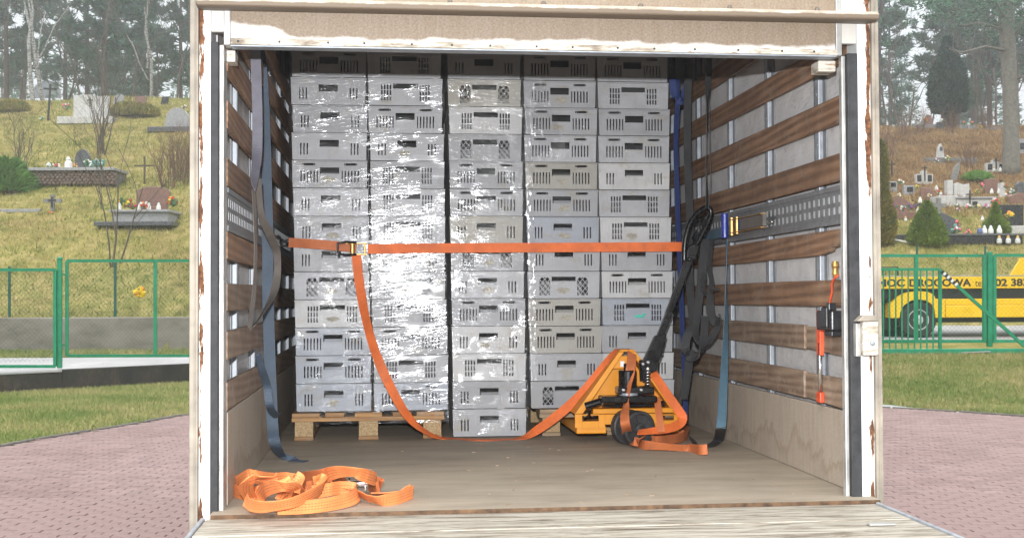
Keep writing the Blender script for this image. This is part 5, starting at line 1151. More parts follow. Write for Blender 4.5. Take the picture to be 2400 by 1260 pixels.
g = GR('gravestone', 'small black gravestone on the crest left of the truck', 'gravestone', 384, 245); g.poly([(376, 246), (392, 246), (394, 226), (380, 227)], 0, .2, 'headstone', 'granite_black')
g = GR('gravestone', 'grey gravestone on the crest right of the pale slab grave', 'gravestone', 275, 246); g.poly([(263, 247), (288, 247), (288, 224), (280, 219), (268, 226)], 0, .25, 'headstone', 'granite_grey')
g = GR('gravestone', 'low brownish gravestone on the crest between bare bushes', 'gravestone', 328, 244); g.box(316, 340, 225, 246, 0, .3, 'headstone', 'granite_brown')
# yellow flowers tied on the left fence
q = thing('flower_bouquet', 'yellow flowers tied to the left chain-link fence', 'flowers', fx(330, 698)); m = MB(); rng = random.Random(8)
for i in range(12): c = fx(330+rng.uniform(-15, 15), 683+rng.uniform(-9, 9)); m.m = 0 if i < 9 else (1 if i < 11 else 2); m.blob(c+Vector((0, -.05, 0)), rng.uniform(.035, .065), 7, 5, .35, rng)
m.build('blooms', [MAT['petal_yellow'], MAT['petal_orange'], MAT['petal_green']], q, normals=False)
# ---------------- right slope
g = GR('grave', 'black granite grave with pentagonal headstone, nearest above the tow truck', 'grave', 2300, 572)
g.box(2219, 2394, 553, 573, -.1, 1.2, 'tomb', 'granite_black'); g.box(2216, 2398, 548, 552.6, -.15, 1.25, 'cover', 'granite_dark'); g.poly([(2212, 547.6), (2270, 547.6), (2270, 510), (2232, 491), (2212, 503)], .85, 1.0, 'headstone', 'granite_dark')
bouquet(g, 2246, 535, 13, ('teal', 'white', 'pink', 'green'), 'pink and white flowers in front of the black pentagonal headstone', .2, 18); bouquet(g, 2254, 522, 9, ('red', 'pink', 'pink'), 'red lilies above the pink flowers on the black grave', .3, 10); bouquet(g, 2275, 542, 8, ('pink', 'orange', 'pink'), 'salmon flowers right of the black pentagonal headstone', .2, 10)
for i, (u, c_) in enumerate(((2300, 'blue'), (2311, 'white'), (2326, 'white'), (2346, 'white'))): lantern(g, u, 527, 548, c_, f'{["dark blue", "slim white", "white", "squat white"][i]} lantern on the black grave, {["leftmost", "second", "third", "rightmost"][i]} of four', .1)
for i, u in enumerate((2336, 2357, 2379)): lantern(g, u, 552, 572, 'glass', f'silver lantern in front of the black grave, {["left", "middle", "right"][i]} of three', -.18)
g = GR('grave', 'tall black gravestone with orange flowers at the right edge', 'grave', 2385, 550); g.box(2362, 2440, 528, 552, .1, 1.2, 'tomb', 'granite_light'); g.box(2369, 2430, 474, 527.6, .9, 1.05, 'headstone', 'granite_black'); bouquet(g, 2385, 498, 12, ('orange', 'yellow', 'orange'), 'orange flowers in front of the tall black gravestone', .6, 14)
g = GR('grave_cross', 'weathered grey stone cross behind the nearest cone bush', 'cross', 2208, 545); g.cross(2208, 462, 546, 16, 480, 9, .2, 'cross', 'stone_weathered', .14)
g = GR('grave', 'wide brown granite grave with purple flowers beside the columnar bush', 'grave', 2118, 512); g.box(2092, 2152, 497, 513, -.1, 1.0, 'tomb', 'granite_brown'); g.poly([(2080, 496), (2148, 496), (2142, 466), (2120, 454), (2082, 462)], .6, .78, 'headstone', 'granite_brown')
for u, l in ((2101, 'left'), (2138, 'right')): bouquet(g, u, 482, 9, ('purple', 'purple', 'green'), f'purple flowers at the {l} of the wide brown grave', .2)
bouquet(g, 2120, 487, 8, ('white', 'red', 'teal'), 'white and red flowers in the middle of the wide brown grave', .1); lantern(g, 2152, 484, 500, 'glass', 'clear lantern beside the wide brown grave', 0); lantern(g, 2160, 487, 500, 'gold', 'amber lantern beside the wide brown grave', 0)
g = GR('grave', 'dark slab grave behind the nearest cone bush', 'grave', 2172, 492); g.box(2148, 2200, 477, 493, -.1, 1.0, 'tomb', 'granite_dark'); lantern(g, 2152, 462, 477, 'white', 'white lantern on the dark slab grave')
g = GR('grave', 'pinkish granite grave below the twin black plaques', 'grave', 2185, 470); g.box(2168, 2206, 461, 471, -.1, .9, 'tomb', 'granite_brown'); g.box(2170, 2200, 436, 460.6, .5, .62, 'headstone', 'granite_brown'); bouquet(g, 2180, 458, 6, ('green', 'yellow', 'white'), 'green and yellow flowers on the pinkish grave', .1, 8)
g = GR('grave', 'low grey stone grave in the middle of the right cemetery', 'grave', 2222, 484); g.box(2200, 2245, 458, 485, 0, .9, 'tomb', 'granite_light'); bouquet(g, 2239, 483, 7, ('white', 'yellow', 'green'), 'white flowers at the corner of the low grey grave', -.15, 8)
g = GR('gravestone', 'pale grey double gravestone with a square pillar', 'gravestone', 2248, 463); g.box(2223, 2237, 421, 464, .1, .4, 'pillar', 'granite_light'); g.poly([(2238, 464), (2274, 464), (2274, 430), (2260, 432), (2246, 427), (2238, 431)], .05, .25, 'headstone', 'granite_light')
g = GR('stone_pillar', 'leaning rough stone pillar above the double gravestone', 'pillar', 2238, 425); g.poly([(2231, 426), (2242, 426), (2252, 388), (2248, 381), (2241, 390)], 0, .25, 'shaft', 'stone_weathered')
def plaques(u, v0, v1, half, label, vc):
    g = GR('grave', label, 'grave', u, v1); g.box(u-half, u-half*.32, v0, v1, 0, .2, 'headstone', 'granite_light'); g.box(u+half*.32, u+half, v0, v1, 0, .2, 'headstone', 'granite_light'); g.box(u-half*.31, u+half*.31, v0-8, v1, -.02, .22, 'pillar', 'granite_light')
    g.box(u-half*.86, u-half*.38, v0+2, v0+(v1-v0)*.72, -.012, -.001, 'plaque', 'granite_black', 0); g.box(u+half*.38, u+half*.86, v0+2, v0+(v1-v0)*.72, -.012, -.001, 'plaque', 'granite_black', 0); g.cross(u, vc, v1-8, 6, vc+6, 2.4, -.06, 'cross', 'dark_iron', .035); return g
plaques(2167, 408, 432, 20, 'pale twin gravestone with two black plaques and a cross, left of centre', 388)
g = plaques(2334, 382, 404, 22, 'pale twin gravestone with two black plaques beside the big trunk', 370)
for i, (u, c_) in enumerate(((2325, 'glass'), (2340, 'white'), (2354, 'orange'))): lantern(g, u, 392, 404, c_, f'{["grey", "white", "orange"][i]} lantern under the twin plaques beside the big trunk')
g = GR('gravestone', 'pale gravestone with one black plaque left of the yellow flowers', 'gravestone', 2132, 458); g.box(2119, 2145, 434, 459, 0, .2, 'headstone', 'granite_grey'); g.box(2126, 2140, 438, 450, -.012, -.001, 'plaque', 'granite_black', 0); bouquet(g, 2148, 438, 6, ('yellow', 'yellow', 'green'), 'yellow flowers right of the single black plaque', -.1, 8)
bouquet(g, 2113, 425, 7, ('orange', 'white', 'white'), 'orange and white flowers above the single plaque gravestone', .1, 8); lantern(g, 2104, 452, 463, 'white', 'white lantern left of the single plaque gravestone')
g = GR('gravestone', 'small stone with a dark plaque close to the columnar bush', 'gravestone', 2094, 450); g.box(2085, 2103, 425, 451, 0, .2, 'headstone', 'granite_grey'); g.box(2088, 2100, 428, 438, -.012, -.001, 'plaque', 'granite_black', 0)
g = GR('grave_cross', 'thin dark cross on the brown slope at the left of the right cemetery', 'cross', 2091, 418); g.cross(2091, 377, 419, 8, 385, 3, 0, 'cross', 'dark_iron')
g = GR('stone_pillar', 'slim white pillar with a crucifix beside the columnar bush', 'pillar', 2078, 460); g.box(2075, 2083, 405, 461, 0, .25, 'shaft', 'granite_light'); g.cross(2079, 406, 424, 5, 411, 1.6, -.05, 'crucifix', 'dark_iron', .03)
g = GR('grave', 'long pale grave with a black cross in front, right of centre', 'grave', 2288, 486); g.box(2244, 2334, 466, 487, 0, 1.0, 'tomb', 'granite_light'); g.box(2242, 2336, 461, 465.6, -.05, 1.05, 'cover', 'granite_grey'); g.cross(2271, 446, 478, 8, 456, 2.6, -.12, 'cross', 'dark_iron', .04); g.box(2279, 2291, 472, 481, -.012, -.001, 'plaque', 'granite_black', 0)
for i, (u, cols) in enumerate(((2262, ('pink', 'white', 'green')), (2280, ('white', 'green', 'yellow')), (2302, ('pink', 'purple', 'white')), (2316, ('pink', 'orange', 'red')))): bouquet(g, u, 487, 8, cols, f'{["pink and white", "cream", "pink and purple", "salmon"][i]} flowers in front of the long pale grave', -.35, 10)
for i, u in enumerate((2270, 2283, 2296)): lantern(g, u, 506, 524, 'white', f'white lantern low before the long pale grave, {["left", "middle", "right"][i]} of three', -.9)
g = GR('gravestone', 'reddish granite gravestone with white bowls at its foot', 'gravestone', 2330, 455); g.poly([(2314, 456), (2345, 456), (2345, 420), (2330, 416), (2314, 420)], .2, .36, 'headstone', 'granite_brown'); bouquet(g, 2302, 434, 8, ('pink', 'red', 'pink'), 'pink flowers left of the reddish gravestone', 0, 10)
for i, u in enumerate((2319, 2336)): lantern(g, u, 442, 456, 'white', f'{["left", "right"][i]} white bowl lantern at the reddish gravestone')
g = GR('stone_pillar', 'pale tapered pillar with a cross right of the reddish gravestone', 'pillar', 2350, 462); g.poly([(2343, 463), (2358, 463), (2354, 428), (2347, 428)], 0, .3, 'shaft', 'granite_light'); g.cross(2350, 420, 432, 4, 423, 1.8, .1, 'cross', 'dark_iron', .04); bouquet(g, 2357, 437, 6, ('red', 'red', 'green'), 'red flowers on the tapered pillar', -.05, 8)
bouquet(g, 2372, 449, 8, ('teal', 'white', 'teal'), 'turquoise and white flowers right of the tapered pillar', 0, 10)
g = GR('gravestone', 'grey rounded gravestone with a carved cross at the right edge', 'gravestone', 2393, 456); g.arch(2383, 2405, 425, 457, 0, .25, 'headstone', 'granite_dark', .5)
g = GR('gravestone', 'wide brown-grey gravestone at the right edge above the tall black one', 'gravestone', 2388, 478); g.poly([(2366, 479), (2420, 479), (2420, 458), (2390, 451), (2366, 460)], 0, .25, 'headstone', 'granite_brown')
g = GR('grave', 'brown grave with bright red, white and green flowers by the second cone bush', 'grave', 2355, 524); g.box(2340, 2371, 500, 525, 0, 1.0, 'tomb', 'granite_brown'); bouquet(g, 2352, 470, 11, ('red', 'white', 'green'), 'tall red and white flowers above the brown grave', .6); bouquet(g, 2357, 487, 10, ('white', 'pink', 'white'), 'white and pink flowers on the brown grave', .3); bouquet(g, 2368, 489, 7, ('red', 'orange', 'red'), 'red flowers at the right of the brown grave', .3, 8)
g = GR('monument', 'small white obelisk on a low stone wall on the upper right slope', 'monument', 2211, 384); g.box(2172, 2290, 369, 385, 0, .9, 'base_wall', 'stone_weathered'); g.poly([(2203, 368.6), (2218, 368.6), (2216, 346), (2211, 334), (2206, 346)], .2, .5, 'obelisk', 'granite_light'); g.box(2207.5, 2214, 343, 352, .19, .2, 'plaque', 'granite_dark', 0)
bouquet(g, 2219, 372, 8, ('yellow', 'orange', 'white'), 'yellow and orange flowers on the obelisk wall', -.1, 10); bouquet(g, 2192, 377, 6, ('pink', 'white', 'purple'), 'lilac flowers at the left of the obelisk wall', -.15, 8)
g = GR('grave', 'grey stone grave with a red and yellow flower ball on the right crest', 'grave', 2180, 303); g.box(2150, 2197, 291, 304, 0, .9, 'tomb', 'stone_weathered'); g.poly([(2170, 290.6), (2195, 290.6), (2190, 268), (2180, 265)], .4, .6, 'headstone', 'granite_brown'); bouquet(g, 2173, 278, 8, ('red', 'yellow', 'orange'), 'red and yellow flower ball on the right crest', .1, 12)
g = GR('gravestone', 'white and dark gravestone under the big cypress', 'gravestone', 2205, 305); g.box(2197, 2212, 286, 306, 0, .25, 'headstone', 'granite_dark'); bouquet(g, 2207, 282, 6, ('white', 'white', 'glass'), 'white flowers on the gravestone under the cypress', -.1, 8)
for i, u in enumerate((2258, 2278)):
    g = GR('gravestone', f'{["left", "right"][i]} of two grey crest gravestones topped by salmon flowers', 'gravestone', u, 305); g.box(u-8, u+8, 292, 306, 0, .25, 'headstone', 'granite_grey'); bouquet(g, u, 289, 6, ('orange', 'pink', 'pink'), f'salmon flowers on the {["left", "right"][i]} crest gravestone', -.1, 8)
g = GR('flower_stand', 'low stone with yellow flowers on the right crest near the big trunk', 'gravestone', 2300, 307); g.box(2290, 2345, 298, 308, 0, .3, 'headstone', 'stone_weathered'); bouquet(g, 2300, 300, 6, ('yellow', 'orange', 'yellow'), 'yellow flowers on the low crest stone', -.15, 8)
g = GR('gravestone', 'dark plaque stone right of the big trunk', 'gravestone', 2394, 360); g.box(2389, 2405, 325, 361, 0, .2, 'headstone', 'granite_grey'); g.box(2391, 2404, 335, 350, -.012, -.001, 'plaque', 'granite_black', 0)
g = GR('grave_kerb', 'low dark grave border beside the columnar bush', 'grave', 2110, 566); g.box(2096, 2128, 549, 561, .1, .9, 'border', 'granite_dark'); 
g = GR('pipe', 'white plastic pipe lying before the nearest cone bush', 'pipe', 2112, 571); a = g.L(2094, 560); b = g.L(2132, 575); MB().tube([g.M @ Vector((a[0], .2, a[1])), g.M @ Vector((b[0], -.2, b[1]+.05))], .035, 10).build('tube', MAT['petal_white'], g.t, smooth=True)

# small things crowded between the right graves
rng = random.Random(88); SM = sorted(((rng.uniform(2080, 2395), rng.uniform(445, 520)) for _ in range(30)))
SM = [(u, v) for u, v in SM if not (2128 < u < 2222 and v > 470)]; nl, nf_ = 0, 0
NTH = ['first', 'second', 'third', 'fourth', 'fifth', 'sixth', 'seventh', 'eighth', 'ninth', 'tenth', 'eleventh', 'twelfth', 'thirteenth', 'fourteenth', 'fifteenth', 'sixteenth', 'seventeenth', 'eighteenth', 'nineteenth', 'twentieth']
for i, (u, v) in enumerate(SM):
    g = GR('anchor', None, None, u, v); bpy.data.objects.remove(g.t)
    if i % 5 not in (1, 3): lantern(g, u, v-13, v, ('white', 'glass', 'white')[i % 3], f'{NTH[nl]} small loose lantern from the truck among the right-slope graves', 0); nl += 1
    else: bouquet(g, u, v-6, 6.5, (('red', 'pink', 'white'), ('yellow', 'white', 'green'), ('pink', 'purple', 'white'))[i % 3], f'{NTH[nf_]} small loose flower bunch from the truck among the right-slope graves', 0, 10); nf_ += 1
# ================================================================== vegetation
mb_ = N('pine_bark'); _v = mb_.co(); _x, _y, _z = mb_.sep(_v); _n = mb_.noise(mb_.map(_v, (9, 9, 2)), 1.5, 5, .7)
mb_.base(mb_.mix(mb_.ramp(_n, [(.4, 0), (.6, 1)]), (.07, .056, .048), (.145, .100, .078)), .95, spec=.1); mb_.bump(_n, .6, .04)
m2_ = N('birch_bark'); _v = m2_.co(); _n = m2_.noise(m2_.map(_v, (3, 3, 14)), 1.5, 5, .7); m2_.base(m2_.ramp(_n, [(.42, (.05, .045, .04)), (.5, (.30, .29, .275)), (.7, (.40, .39, .375))]), .8)
plain('grey_bark', (.16, .15, .125), .9, 0, .35, 9, .4, bd=.03); plain('twig', (.085, .066, .052), .9, 0, .3, 5, 0); plain('red_twig', (.15, .08, .05), .9, 0, .3, 5, 0)
def mat_leaf(name, a, b):
    m = N(name); v = m.co(); rd = m.rnd(); n = m.noise(v, 1.1, 4, .7); n2 = m.noise(v, 11, 2); c = m.ramp(m.math('ADD', m.math('MULTIPLY', n, .6), m.math('MULTIPLY', n2, .4)), [(.35, a), (.65, b)])
    hv = m.n('HueSaturation'); m.set(hv.inputs['Color'], c); m.set(hv.inputs['Value'], m.math('ADD', .8, m.math('MULTIPLY', rd, .4))); m.base(hv.outputs[0], .7, spec=.2); return m.mat
mat_leaf('pine_needles', (.034, .090, .056), (.090, .175, .105)); mat_leaf('cypress_needles', (.010, .045, .026), (.026, .080, .042)); mat_leaf('thuja_green', (.075, .150, .016), (.21, .30, .038)); mat_leaf('thuja_rusty', (.095, .135, .022), (.30, .21, .05)); mat_leaf('juniper', (.055, .150, .026), (.15, .30, .055))
def shard(m, c, d, l, w, rng):
    d = d.normalized(); q = d.orthogonal(); q.rotate(Matrix.Rotation(rng.uniform(0, 6.28), 3, d)); m.tri(c-q*w, c+q*w, c+d*l)
def pine(seed, h, start, spread, clump=16, dens=1.0):
    rng = random.Random(seed); tr, cr = MB(), MB(); bend = [Vector((rng.gauss(0, .12), rng.gauss(0, .12), 0)) for _ in range(9)]; pts = []; off = Vector((0, 0, 0))
    for i in range(9): off = off+bend[i]*.4*(h/18); pts.append(off*min(1, i/2)+Vector((0, 0, h*i/8)))
    tr.tube(pts, [max(.03, .2*(h/18)*(1-.11*i)) for i in range(9)], 8)
    at = lambda t: pts[min(7, int(t*8))].lerp(pts[min(8, int(t*8)+1)], t*8-int(t*8)) if t < 1 else pts[8]
    n = int(46*dens)
    for i in range(n):
        t = start+(1-start)*((i+rng.random())/n); a = rng.uniform(0, 6.28); prof = math.sin(math.pi*min(1, (t-start)/(1-start)*.85+.15))**.7
        L = spread*(.35+.65*prof)*rng.uniform(.55, 1.1); up = rng.uniform(-.05, .35)+.3*(t-start)
        b = at(t); d = Vector((math.cos(a), math.sin(a), up)); e = b+d*L; mid = b+d*L*.5+Vector((0, 0, -.08*L)); tr.tube([b, mid, e], [.05*(h/18)+.015, .03, .012], 4, False)
        for k in range(6):
            f = rng.uniform(.35, 1.05); c = b.lerp(e, f)+Vector((rng.gauss(0, .22), rng.gauss(0, .22), rng.gauss(0, .14)))*L*.35
            for _ in range(clump):
                dd = Vector((rng.gauss(0, 1), rng.gauss(0, 1), rng.gauss(.35, .7))); shard(cr, c+dd*.06, dd+d*.5, rng.uniform(.28, .60), rng.uniform(.045, .085), rng)
    for i in range(int(8*(1-0))):          # dead stubs below the crown
        t = rng.uniform(.12, start); a = rng.uniform(0, 6.28); b = at(t); d = Vector((math.cos(a), math.sin(a), rng.uniform(-.2, .3))); tr.tube([b, b+d*rng.uniform(.4, 1.2)], [.02, .008], 3, False)
    return tr.mesh('pine_trunk', MAT['pine_bark'], True), cr.mesh('pine_crown', MAT['pine_needles'])
PV = [pine(11, 20, .24, 3.2, 22, 1.35), pine(12, 17, .20, 2.8, 22, 1.5), pine(13, 22, .32, 3.4, 22, 1.3), pine(14, 12, .12, 2.1, 20, 1.4), pine(15, 19, .27, 2.9, 20, 1.2)]
def bare(seed, h, r, spread, depth, mat, up=.55, nb=3, stems=1, taper=.62):
    rng = random.Random(seed); m = MB(); tw = MB()
    def grow(p, d, L, rad, k):
        q = p; pts = [p]; dd = d.copy()
        for i in range(3):
            dd = (dd+Vector((rng.gauss(0, .12), rng.gauss(0, .12), rng.gauss(.03, .05)))).normalized(); q = q+dd*L/3; pts.append(q)
        (m if k >= depth-1 else tw).tube(pts, [rad, rad*.85, rad*.72, rad*.6], 6 if k >= depth-1 else 3, False)
        if k == 0: return
        for i in range(nb+(1 if k < depth else 0)):
            a = rng.uniform(0, 6.28); s = spread*rng.uniform(.6, 1.2); o = dd.orthogonal().normalized(); o.rotate(Matrix.Rotation(a, 3, dd)); nd = (dd*(1-s*.5)+o*s+Vector((0, 0, up*.25))).normalized()
            f = rng.uniform(.45, 1); st = pts[1].lerp(pts[3], f) if k < depth else pts[0].lerp(pts[3], rng.uniform(.35, 1)); grow(st, nd, L*rng.uniform(.5, .75), rad*taper*rng.uniform(.55, .8), k-1)
    for s in range(stems):
        a = rng.uniform(0, 6.28); d = Vector((math.cos(a)*.18, math.sin(a)*.18, 1)) if stems > 1 else Vector((0, 0, 1)); grow(Vector((math.cos(a)*.12*(stems > 1), math.sin(a)*.12*(stems > 1), -.1)), d, h*.55*rng.uniform(.75, 1.1), r, depth)
    return m.mesh('trunk', MAT[mat], True), tw.mesh('twigs', MAT['twig' if mat != 'red_twig' else 'red_twig'])
BV = [bare(31, 14, .14, .42, 4, 'birch_bark'), bare(32, 12, .10, .5, 4, 'twig'), bare(33, 9, .08, .5, 4, 'twig'), bare(34, 3.2, .022, .5, 3, 'twig', stems=7), bare(35, 1.9, .012, .4, 2, 'red_twig', stems=16), bare(36, 6.5, .035, .42, 4, 'twig', stems=4)]
ORDN = ['first', 'second', 'third', 'fourth', 'fifth', 'sixth', 'seventh', 'eighth', 'ninth', 'tenth', 'eleventh', 'twelfth', 'thirteenth', 'fourteenth']
def put(name, label, cat, meshes, pn, u, Z, sc, rot, group, sink=.1):
    r = ray(u, 600); p = CAM+r*(Z/r.dot(FH)); p.z = H(p.x, p.y)-sink; t = thing(name, label, cat, p, rot, group); t.scale = (sc, sc, sc)
    for me, n in zip(meshes, pn):
        o = bpy.data.objects.new(n, me); col.objects.link(o); o.parent = t
    return t
rg = random.Random(77)
LP = [(-38, 70, 2, 1), (12, 78, 0, 1), (52, 92, 4, 1.1), (150, 100, 2, 1.0), (205, 84, 0, .95), (242, 70, 1, 1.02), (290, 96, 3, 1.3), (348, 84, 3, .98), (424, 76, 0, .70), (470, 88, 2, .85), (505, 78, 1, .9)]
for i, (u, Z, v, s) in enumerate(LP): put('pine_tree', f'{ORDN[i]} pine from the left edge on the crest left of the truck' if i else 'pine cut by the left edge of the picture on the left crest', 'tree', PV[v], ('trunk', 'crown'), u, Z, s, rg.uniform(0, 6), 'pines on the crest left of the truck')
RP = [(1990, 80, 1, .95), (2062, 74, 4, .95), (2092, 96, 0, .85), (2215, 86, 2, .8), (2250, 78, 1, .9), (2285, 98, 0, 1.0), (2325, 82, 4, 1.0), (2385, 92, 2, 1.0), (2440, 78, 0, 1.0), (2490, 72, 1, 1.0)]
for i, (u, Z, v, s) in enumerate(RP): put('pine_tree', f'{ORDN[i]} pine from the truck on the crest right of the truck', 'tree', PV[v], ('trunk', 'crown'), u, Z, s, rg.uniform(0, 6), 'pines on the crest right of the truck')
for i, (u, Z, s) in enumerate(((78, 63, .95), (104, 65, 1.0), (352, 66, .8))): put('birch_tree', ['left of two slim white birches on the left crest', 'right of two slim white birches on the left crest', 'slim pale birch among bare bushes nearer the truck'][i], 'tree', BV[0], ('trunk', 'twigs'), u, Z, s, 1.3*i, 'birches on the left crest')
for i, (u, Z, v, s) in enumerate(((-10, 66, 1, .8), (40, 72, 2, 1), (135, 74, 1, .9), (185, 70, 2, 1.0), (268, 68, 1, .8), (318, 70, 2, 1.1), (372, 72, 1, .8), (410, 70, 2, 1.0), (445, 70, 1, .8))): put('bare_tree', f'{ORDN[i]} bare grey-brown tree from the left on the left crest', 'tree', BV[v], ('trunk', 'twigs'), u, Z, s, 2.1*i, 'bare trees on the left crest')
for i, (u, Z, v, s) in enumerate(((2075, 68, 2, .9), (2118, 72, 1, .8), (2140, 76, 2, .9), (2180, 74, 1, .7), (2290, 72, 2, 1), (2310, 76, 1, 1), (2345, 70, 2, 1), (2395, 70, 1, .9))): put('bare_tree', f'{ORDN[i]} bare thin tree from the truck on the right crest', 'tree', BV[v], ('trunk', 'twigs'), u, Z, s, 1.7*i, 'bare trees on the right crest')
p, Z = hit(268, 572); t = put('bare_shrub', 'tall bare many-stemmed shrub right behind the left fence', 'shrub', BV[5], ('stems', 'twigs'), 268, 33.6, .78, .6, None)
put('bare_shrub', 'bare shrub on the slope above the juniper', 'shrub', BV[3], ('stems', 'twigs'), 50, 43, .95, .2, None); put('bare_shrub', 'bare shrub behind the cobbled grave', 'shrub', BV[3], ('stems', 'twigs'), 236, 46, 1.3, 1.2, None)
for i, (u, Z) in enumerate(((395, 41), (420, 42), (440, 41.5), (455, 42.5))): put('twig_shrub', f'{ORDN[i]} reddish twig shrub from the left beside the truck', 'shrub', BV[4], ('stems', 'twigs'), u, Z, 1.3, i, 'reddish twig shrubs left of the truck')
for i, (u, Z) in enumerate(((2085, 49), (2120, 57), (2160, 58), (2230, 57), (2275, 46), (2320, 58))): put('twig_shrub', f'{ORDN[i]} brown twig shrub from the truck on the right slope', 'shrub', BV[4], ('stems', 'twigs'), u, Z, .9, i, 'brown twig shrubs on the right slope')
# ---- clipped and columnar evergreens
def bush(name, label, u, v0, v1, prof, half, mat, n, sl, seed, trunk=None, group=None, lumps=0):
    p, Z = hit(u, v1); k = Z/FPX; h = (v1-v0)*k; R0 = half*k; rng = random.Random(seed); m = MB(); t = thing(name, label, 'bush' if 'bush' in name else 'tree', p, 0, group); core = MB()
    pr = lambda f: ip(prof, f)*R0
    core.lathe([(pr(i/12)*.78+.01, h*i/12) for i in range(13)], p, 14)
    for _ in range(n):
        f = rng.random()**.85; th = rng.uniform(0, 6.28); lum = 1+lumps*noise.noise(Vector((math.cos(th)*1.6, math.sin(th)*1.6, f*5+seed))); r = pr(f)*lum*rng.uniform(.78, 1.03)
        c = p+Vector((math.cos(th)*r, math.sin(th)*r, h*f)); d = Vector((math.cos(th), math.sin(th), rng.gauss(.9, .6)))+Vector((rng.gauss(0, .4), rng.gauss(0, .4), 0)); shard(m, c, d, sl*rng.uniform(.6, 1.3), sl*.22, rng)
    core.build('core', MAT[mat], t, smooth=True); m.build('foliage', MAT[mat], t, normals=False)
    if trunk: MB().tube([p-Vector((0, 0, trunk)), p+Vector((0, 0, h*.3))], [.16, .1], 8).build('trunk', MAT['grey_bark'], t)
    return t
CONE = [(0, .80), (.12, 1), (.3, .93), (.55, .68), (.8, .36), (.95, .12), (1, .02)]
bush('cone_bush', 'large clipped green cone bush behind the right fence', 2174, 474, 576, CONE, 45, 'thuja_green', 9000, .085, 1)
bush('cone_bush', 'smaller two-tiered green cone bush behind the black grave lanterns', 2334, 478, 552, [(0, .8), (.15, 1), (.35, .92), (.48, .62), (.55, .40), (.8, .2), (1, .02)], 31, 'thuja_green', 6000, .085, 2)
bush('column_bush', 'tall columnar rusty-green bush right beside the truck', 2062, 330, 574, [(0, .85), (.1, 1), (.3, .95), (.5, .62), (.75, .55), (.95, .3), (1, .05)], 34, 'thuja_rusty', 12000, .11, 3, lumps=.25)
bush('cypress_tree', 'dark dense cypress with bare foot on the right crest', 2224, 92, 300, [(0, .12), (.16, .16), (.18, .85), (.3, 1), (.5, .95), (.7, .62), (.85, .28), (1, .03)], 42, 'cypress_needles', 9000, .26, 4, trunk=.2, lumps=.3)
p, Z = hit(20, 452); t = thing('juniper_bush', 'spreading bright green juniper at the left edge', 'bush', p); m = MB(); rng = random.Random(5); k = Z/FPX
for _ in range(9000):
    a = rng.uniform(0, 6.28); r = rng.random()**.6; x = math.cos(a)*r*72*k; f = (1-r*r)**.5; z = rng.uniform(.1, 1)*f*82*k*(1+.25*noise.noise(Vector((x*2, 0, a)))); c = p+RH_*(x-12*k)+FH*(math.sin(a)*r*.9+.4)+Vector((0, 0, z)); shard(m, c, Vector((math.cos(a)*.8, math.sin(a)*.3, .35+rng.gauss(0, .25))), rng.uniform(.1, .22), .03, rng)
m.build('foliage', MAT['juniper'], t, normals=False); MB().tube([p+Vector((-.3, .4, -.1)), p+Vector((-.3, .4, .5))], .06, 6).build('stem', MAT['grey_bark'], t)
for i, (u, v, n) in enumerate(((300, 268, 2), (330, 272, 3), (30, 262, 1), (2290, 424, 4))):
    p, Z = hit(u, v); t = thing('low_bush', ['low yellowish bush right of the pale slab grave', 'low yellowish bush between the slab grave and the rounded gravestone', 'low dark green bush left of the leaning metal cross', 'low green bush between gravestones on the right slope'][i], 'bush', p); m = MB(); rng = random.Random(50+i)
    for _ in range(2200): a = rng.uniform(0, 6.28); r = rng.random()**.5; c = p+Vector((math.cos(a)*r*(.85 if i < 3 else .5), math.sin(a)*r*.6, rng.random()*(1-r*r)**.5*(.55 if i < 3 else .3))); shard(m, c, Vector((rng.gauss(0, .6), rng.gauss(0, .6), 1)), .16, .03, rng)
    m.build('foliage', MAT['thuja_rusty' if i < 3 else 'juniper'], t, normals=False); MB().tube([p-Vector((0, 0, .1)), p+Vector((0, 0, .3))], .03, 5).build('stem', MAT['grey_bark'], t)
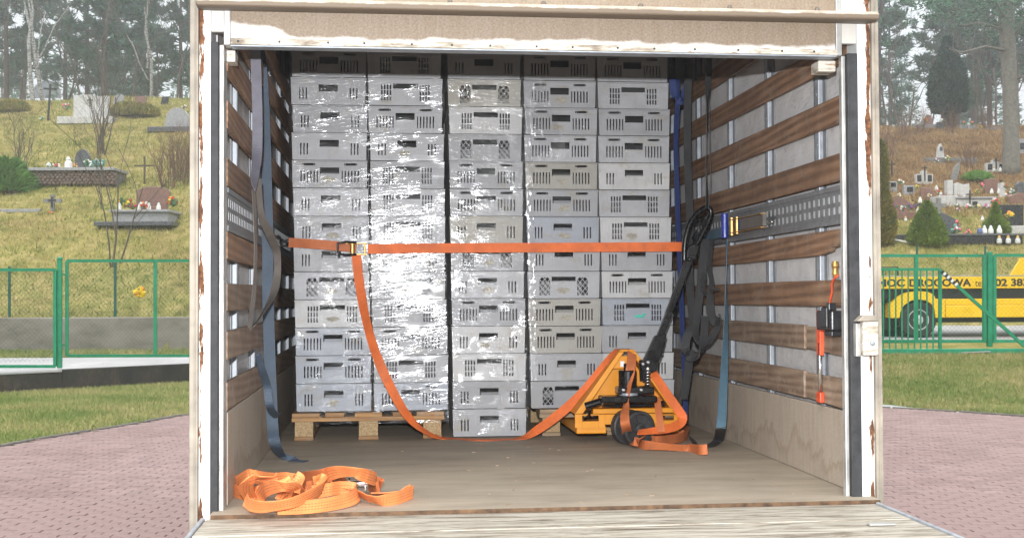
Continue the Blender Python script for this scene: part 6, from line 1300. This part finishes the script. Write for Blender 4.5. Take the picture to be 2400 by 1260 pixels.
# ---- big trunk at the right with a few long branches
r0, Z0 = hit(2370, 405); t = thing('large_tree', 'big grey trunk with long bare branches at the right edge', 'tree', r0); k = Z0/FPX
def lk(u, v, dy=0): return r0+RH_*((u-2370)*k)+FH*dy+Vector((0, 0, (405-v)*k))
MB().tube([lk(2371, 418), lk(2370, 390), lk(2371, 300), lk(2370, 200), lk(2366, 100), lk(2364, 0), lk(2366, -120), lk(2370, -260)], [24*k, 20*k, 17.5*k, 17*k, 17.5*k, 17*k, 14*k, 9*k], 16).build('trunk', MAT['grey_bark'], t, smooth=True)
br = MB(); rng = random.Random(9)
for pts, rr in (([(2368, 118), (2340, 118), (2300, 115), (2262, 127), (2225, 138), (2195, 132)], 4.0), ([(2372, 60), (2340, 20), (2310, -20), (2280, -40)], 5), ([(2374, 190), (2392, 182), (2412, 178)], 3), ([(2360, 10), (2330, -30), (2300, -70)], 4), ([(2372, 100), (2392, 60), (2405, 10)], 4), ([(2364, 70), (2320, 62), (2280, 60), (2240, 72)], 2.6)):
    P = [lk(u, v, -.3*i) for i, (u, v) in enumerate(pts)]; n = len(P); br.tube(P, [rr*k*(1-.7*i/(n-1)) for i in range(n)], 6)
    for q in range(12):
        i = rng.randrange(1, n); b = P[i-1].lerp(P[i], rng.random()); d = Vector((rng.gauss(0, .6), rng.gauss(0, .6), rng.gauss(.3, .5))); br.tube([b, b+d*.4, b+d*.8+Vector((0, 0, -.1))], [.016, .011, .005], 3, False)
br.build('branches', MAT['grey_bark'], t, smooth=True)
cr = MB()
for q in range(70):
    u, v = rng.uniform(2140, 2420), rng.uniform(-30, 70)
    if v > 20+(u-2140)*.2: continue
    c = lk(u, v, rng.uniform(-2, 2))
    for _ in range(40): dd = Vector((rng.gauss(0, 1), rng.gauss(0, 1), rng.gauss(0, .6))); shard(cr, c+dd*.28, dd, rng.uniform(.12, .28), .022, rng)
cr.build('crown', MAT['pine_needles'], t, normals=False)
# ---- distant wood that reads as one mass
m = MB(); rng = random.Random(21); tk = MB()
for side_ in ((-.50, -.20), (.26, .52)):
    for q in range(24 if side_[0] < 0 else 12):
        tt_ = rng.uniform(*side_); d = rng.uniform(112, 140); p = CAM+FH*d+RH_*(tt_*d); z = H(p.x, p.y); h = rng.uniform(12, 19)*(1 if side_[0] < 0 else .9); m.m = 0; m.tube([(p.x, p.y, z), (p.x, p.y, z+h)], [.16, .05], 4, False)
        m.m = 1
        for _ in range(420): f = rng.uniform(.3, 1); r = 2.0*(1.12-f)**.7*rng.random()**.5; a = rng.uniform(0, 6.28); shard(m, Vector((p.x+math.cos(a)*r, p.y+math.sin(a)*r, z+h*f)), Vector((math.cos(a), math.sin(a), rng.gauss(.2, .5))), rng.uniform(.35, .8), .11, rng)
tag(m.build('distant_wood', [MAT['pine_bark'], MAT['pine_needles']], None, normals=False), 'distant pine wood far behind both crests', 'wood', None, 'stuff')
# ================================================================== damp air
hz = bpy.data.materials.new('damp_air'); hz.use_nodes = True; ht = hz.node_tree; ht.nodes.clear(); pv_ = ht.nodes.new('ShaderNodeVolumePrincipled'); ho = ht.nodes.new('ShaderNodeOutputMaterial')
pv_.inputs['Color'].default_value = (.93, .96, 1, 1); pv_.inputs['Density'].default_value = .0028; pv_.inputs['Anisotropy'].default_value = .78; ht.links.new(pv_.outputs[0], ho.inputs['Volume'])
tag(MB().box(-90, 100, -20, 175, GZ-1.4, 42).build('haze', hz, None), 'damp grey air', None, None, 'stuff')
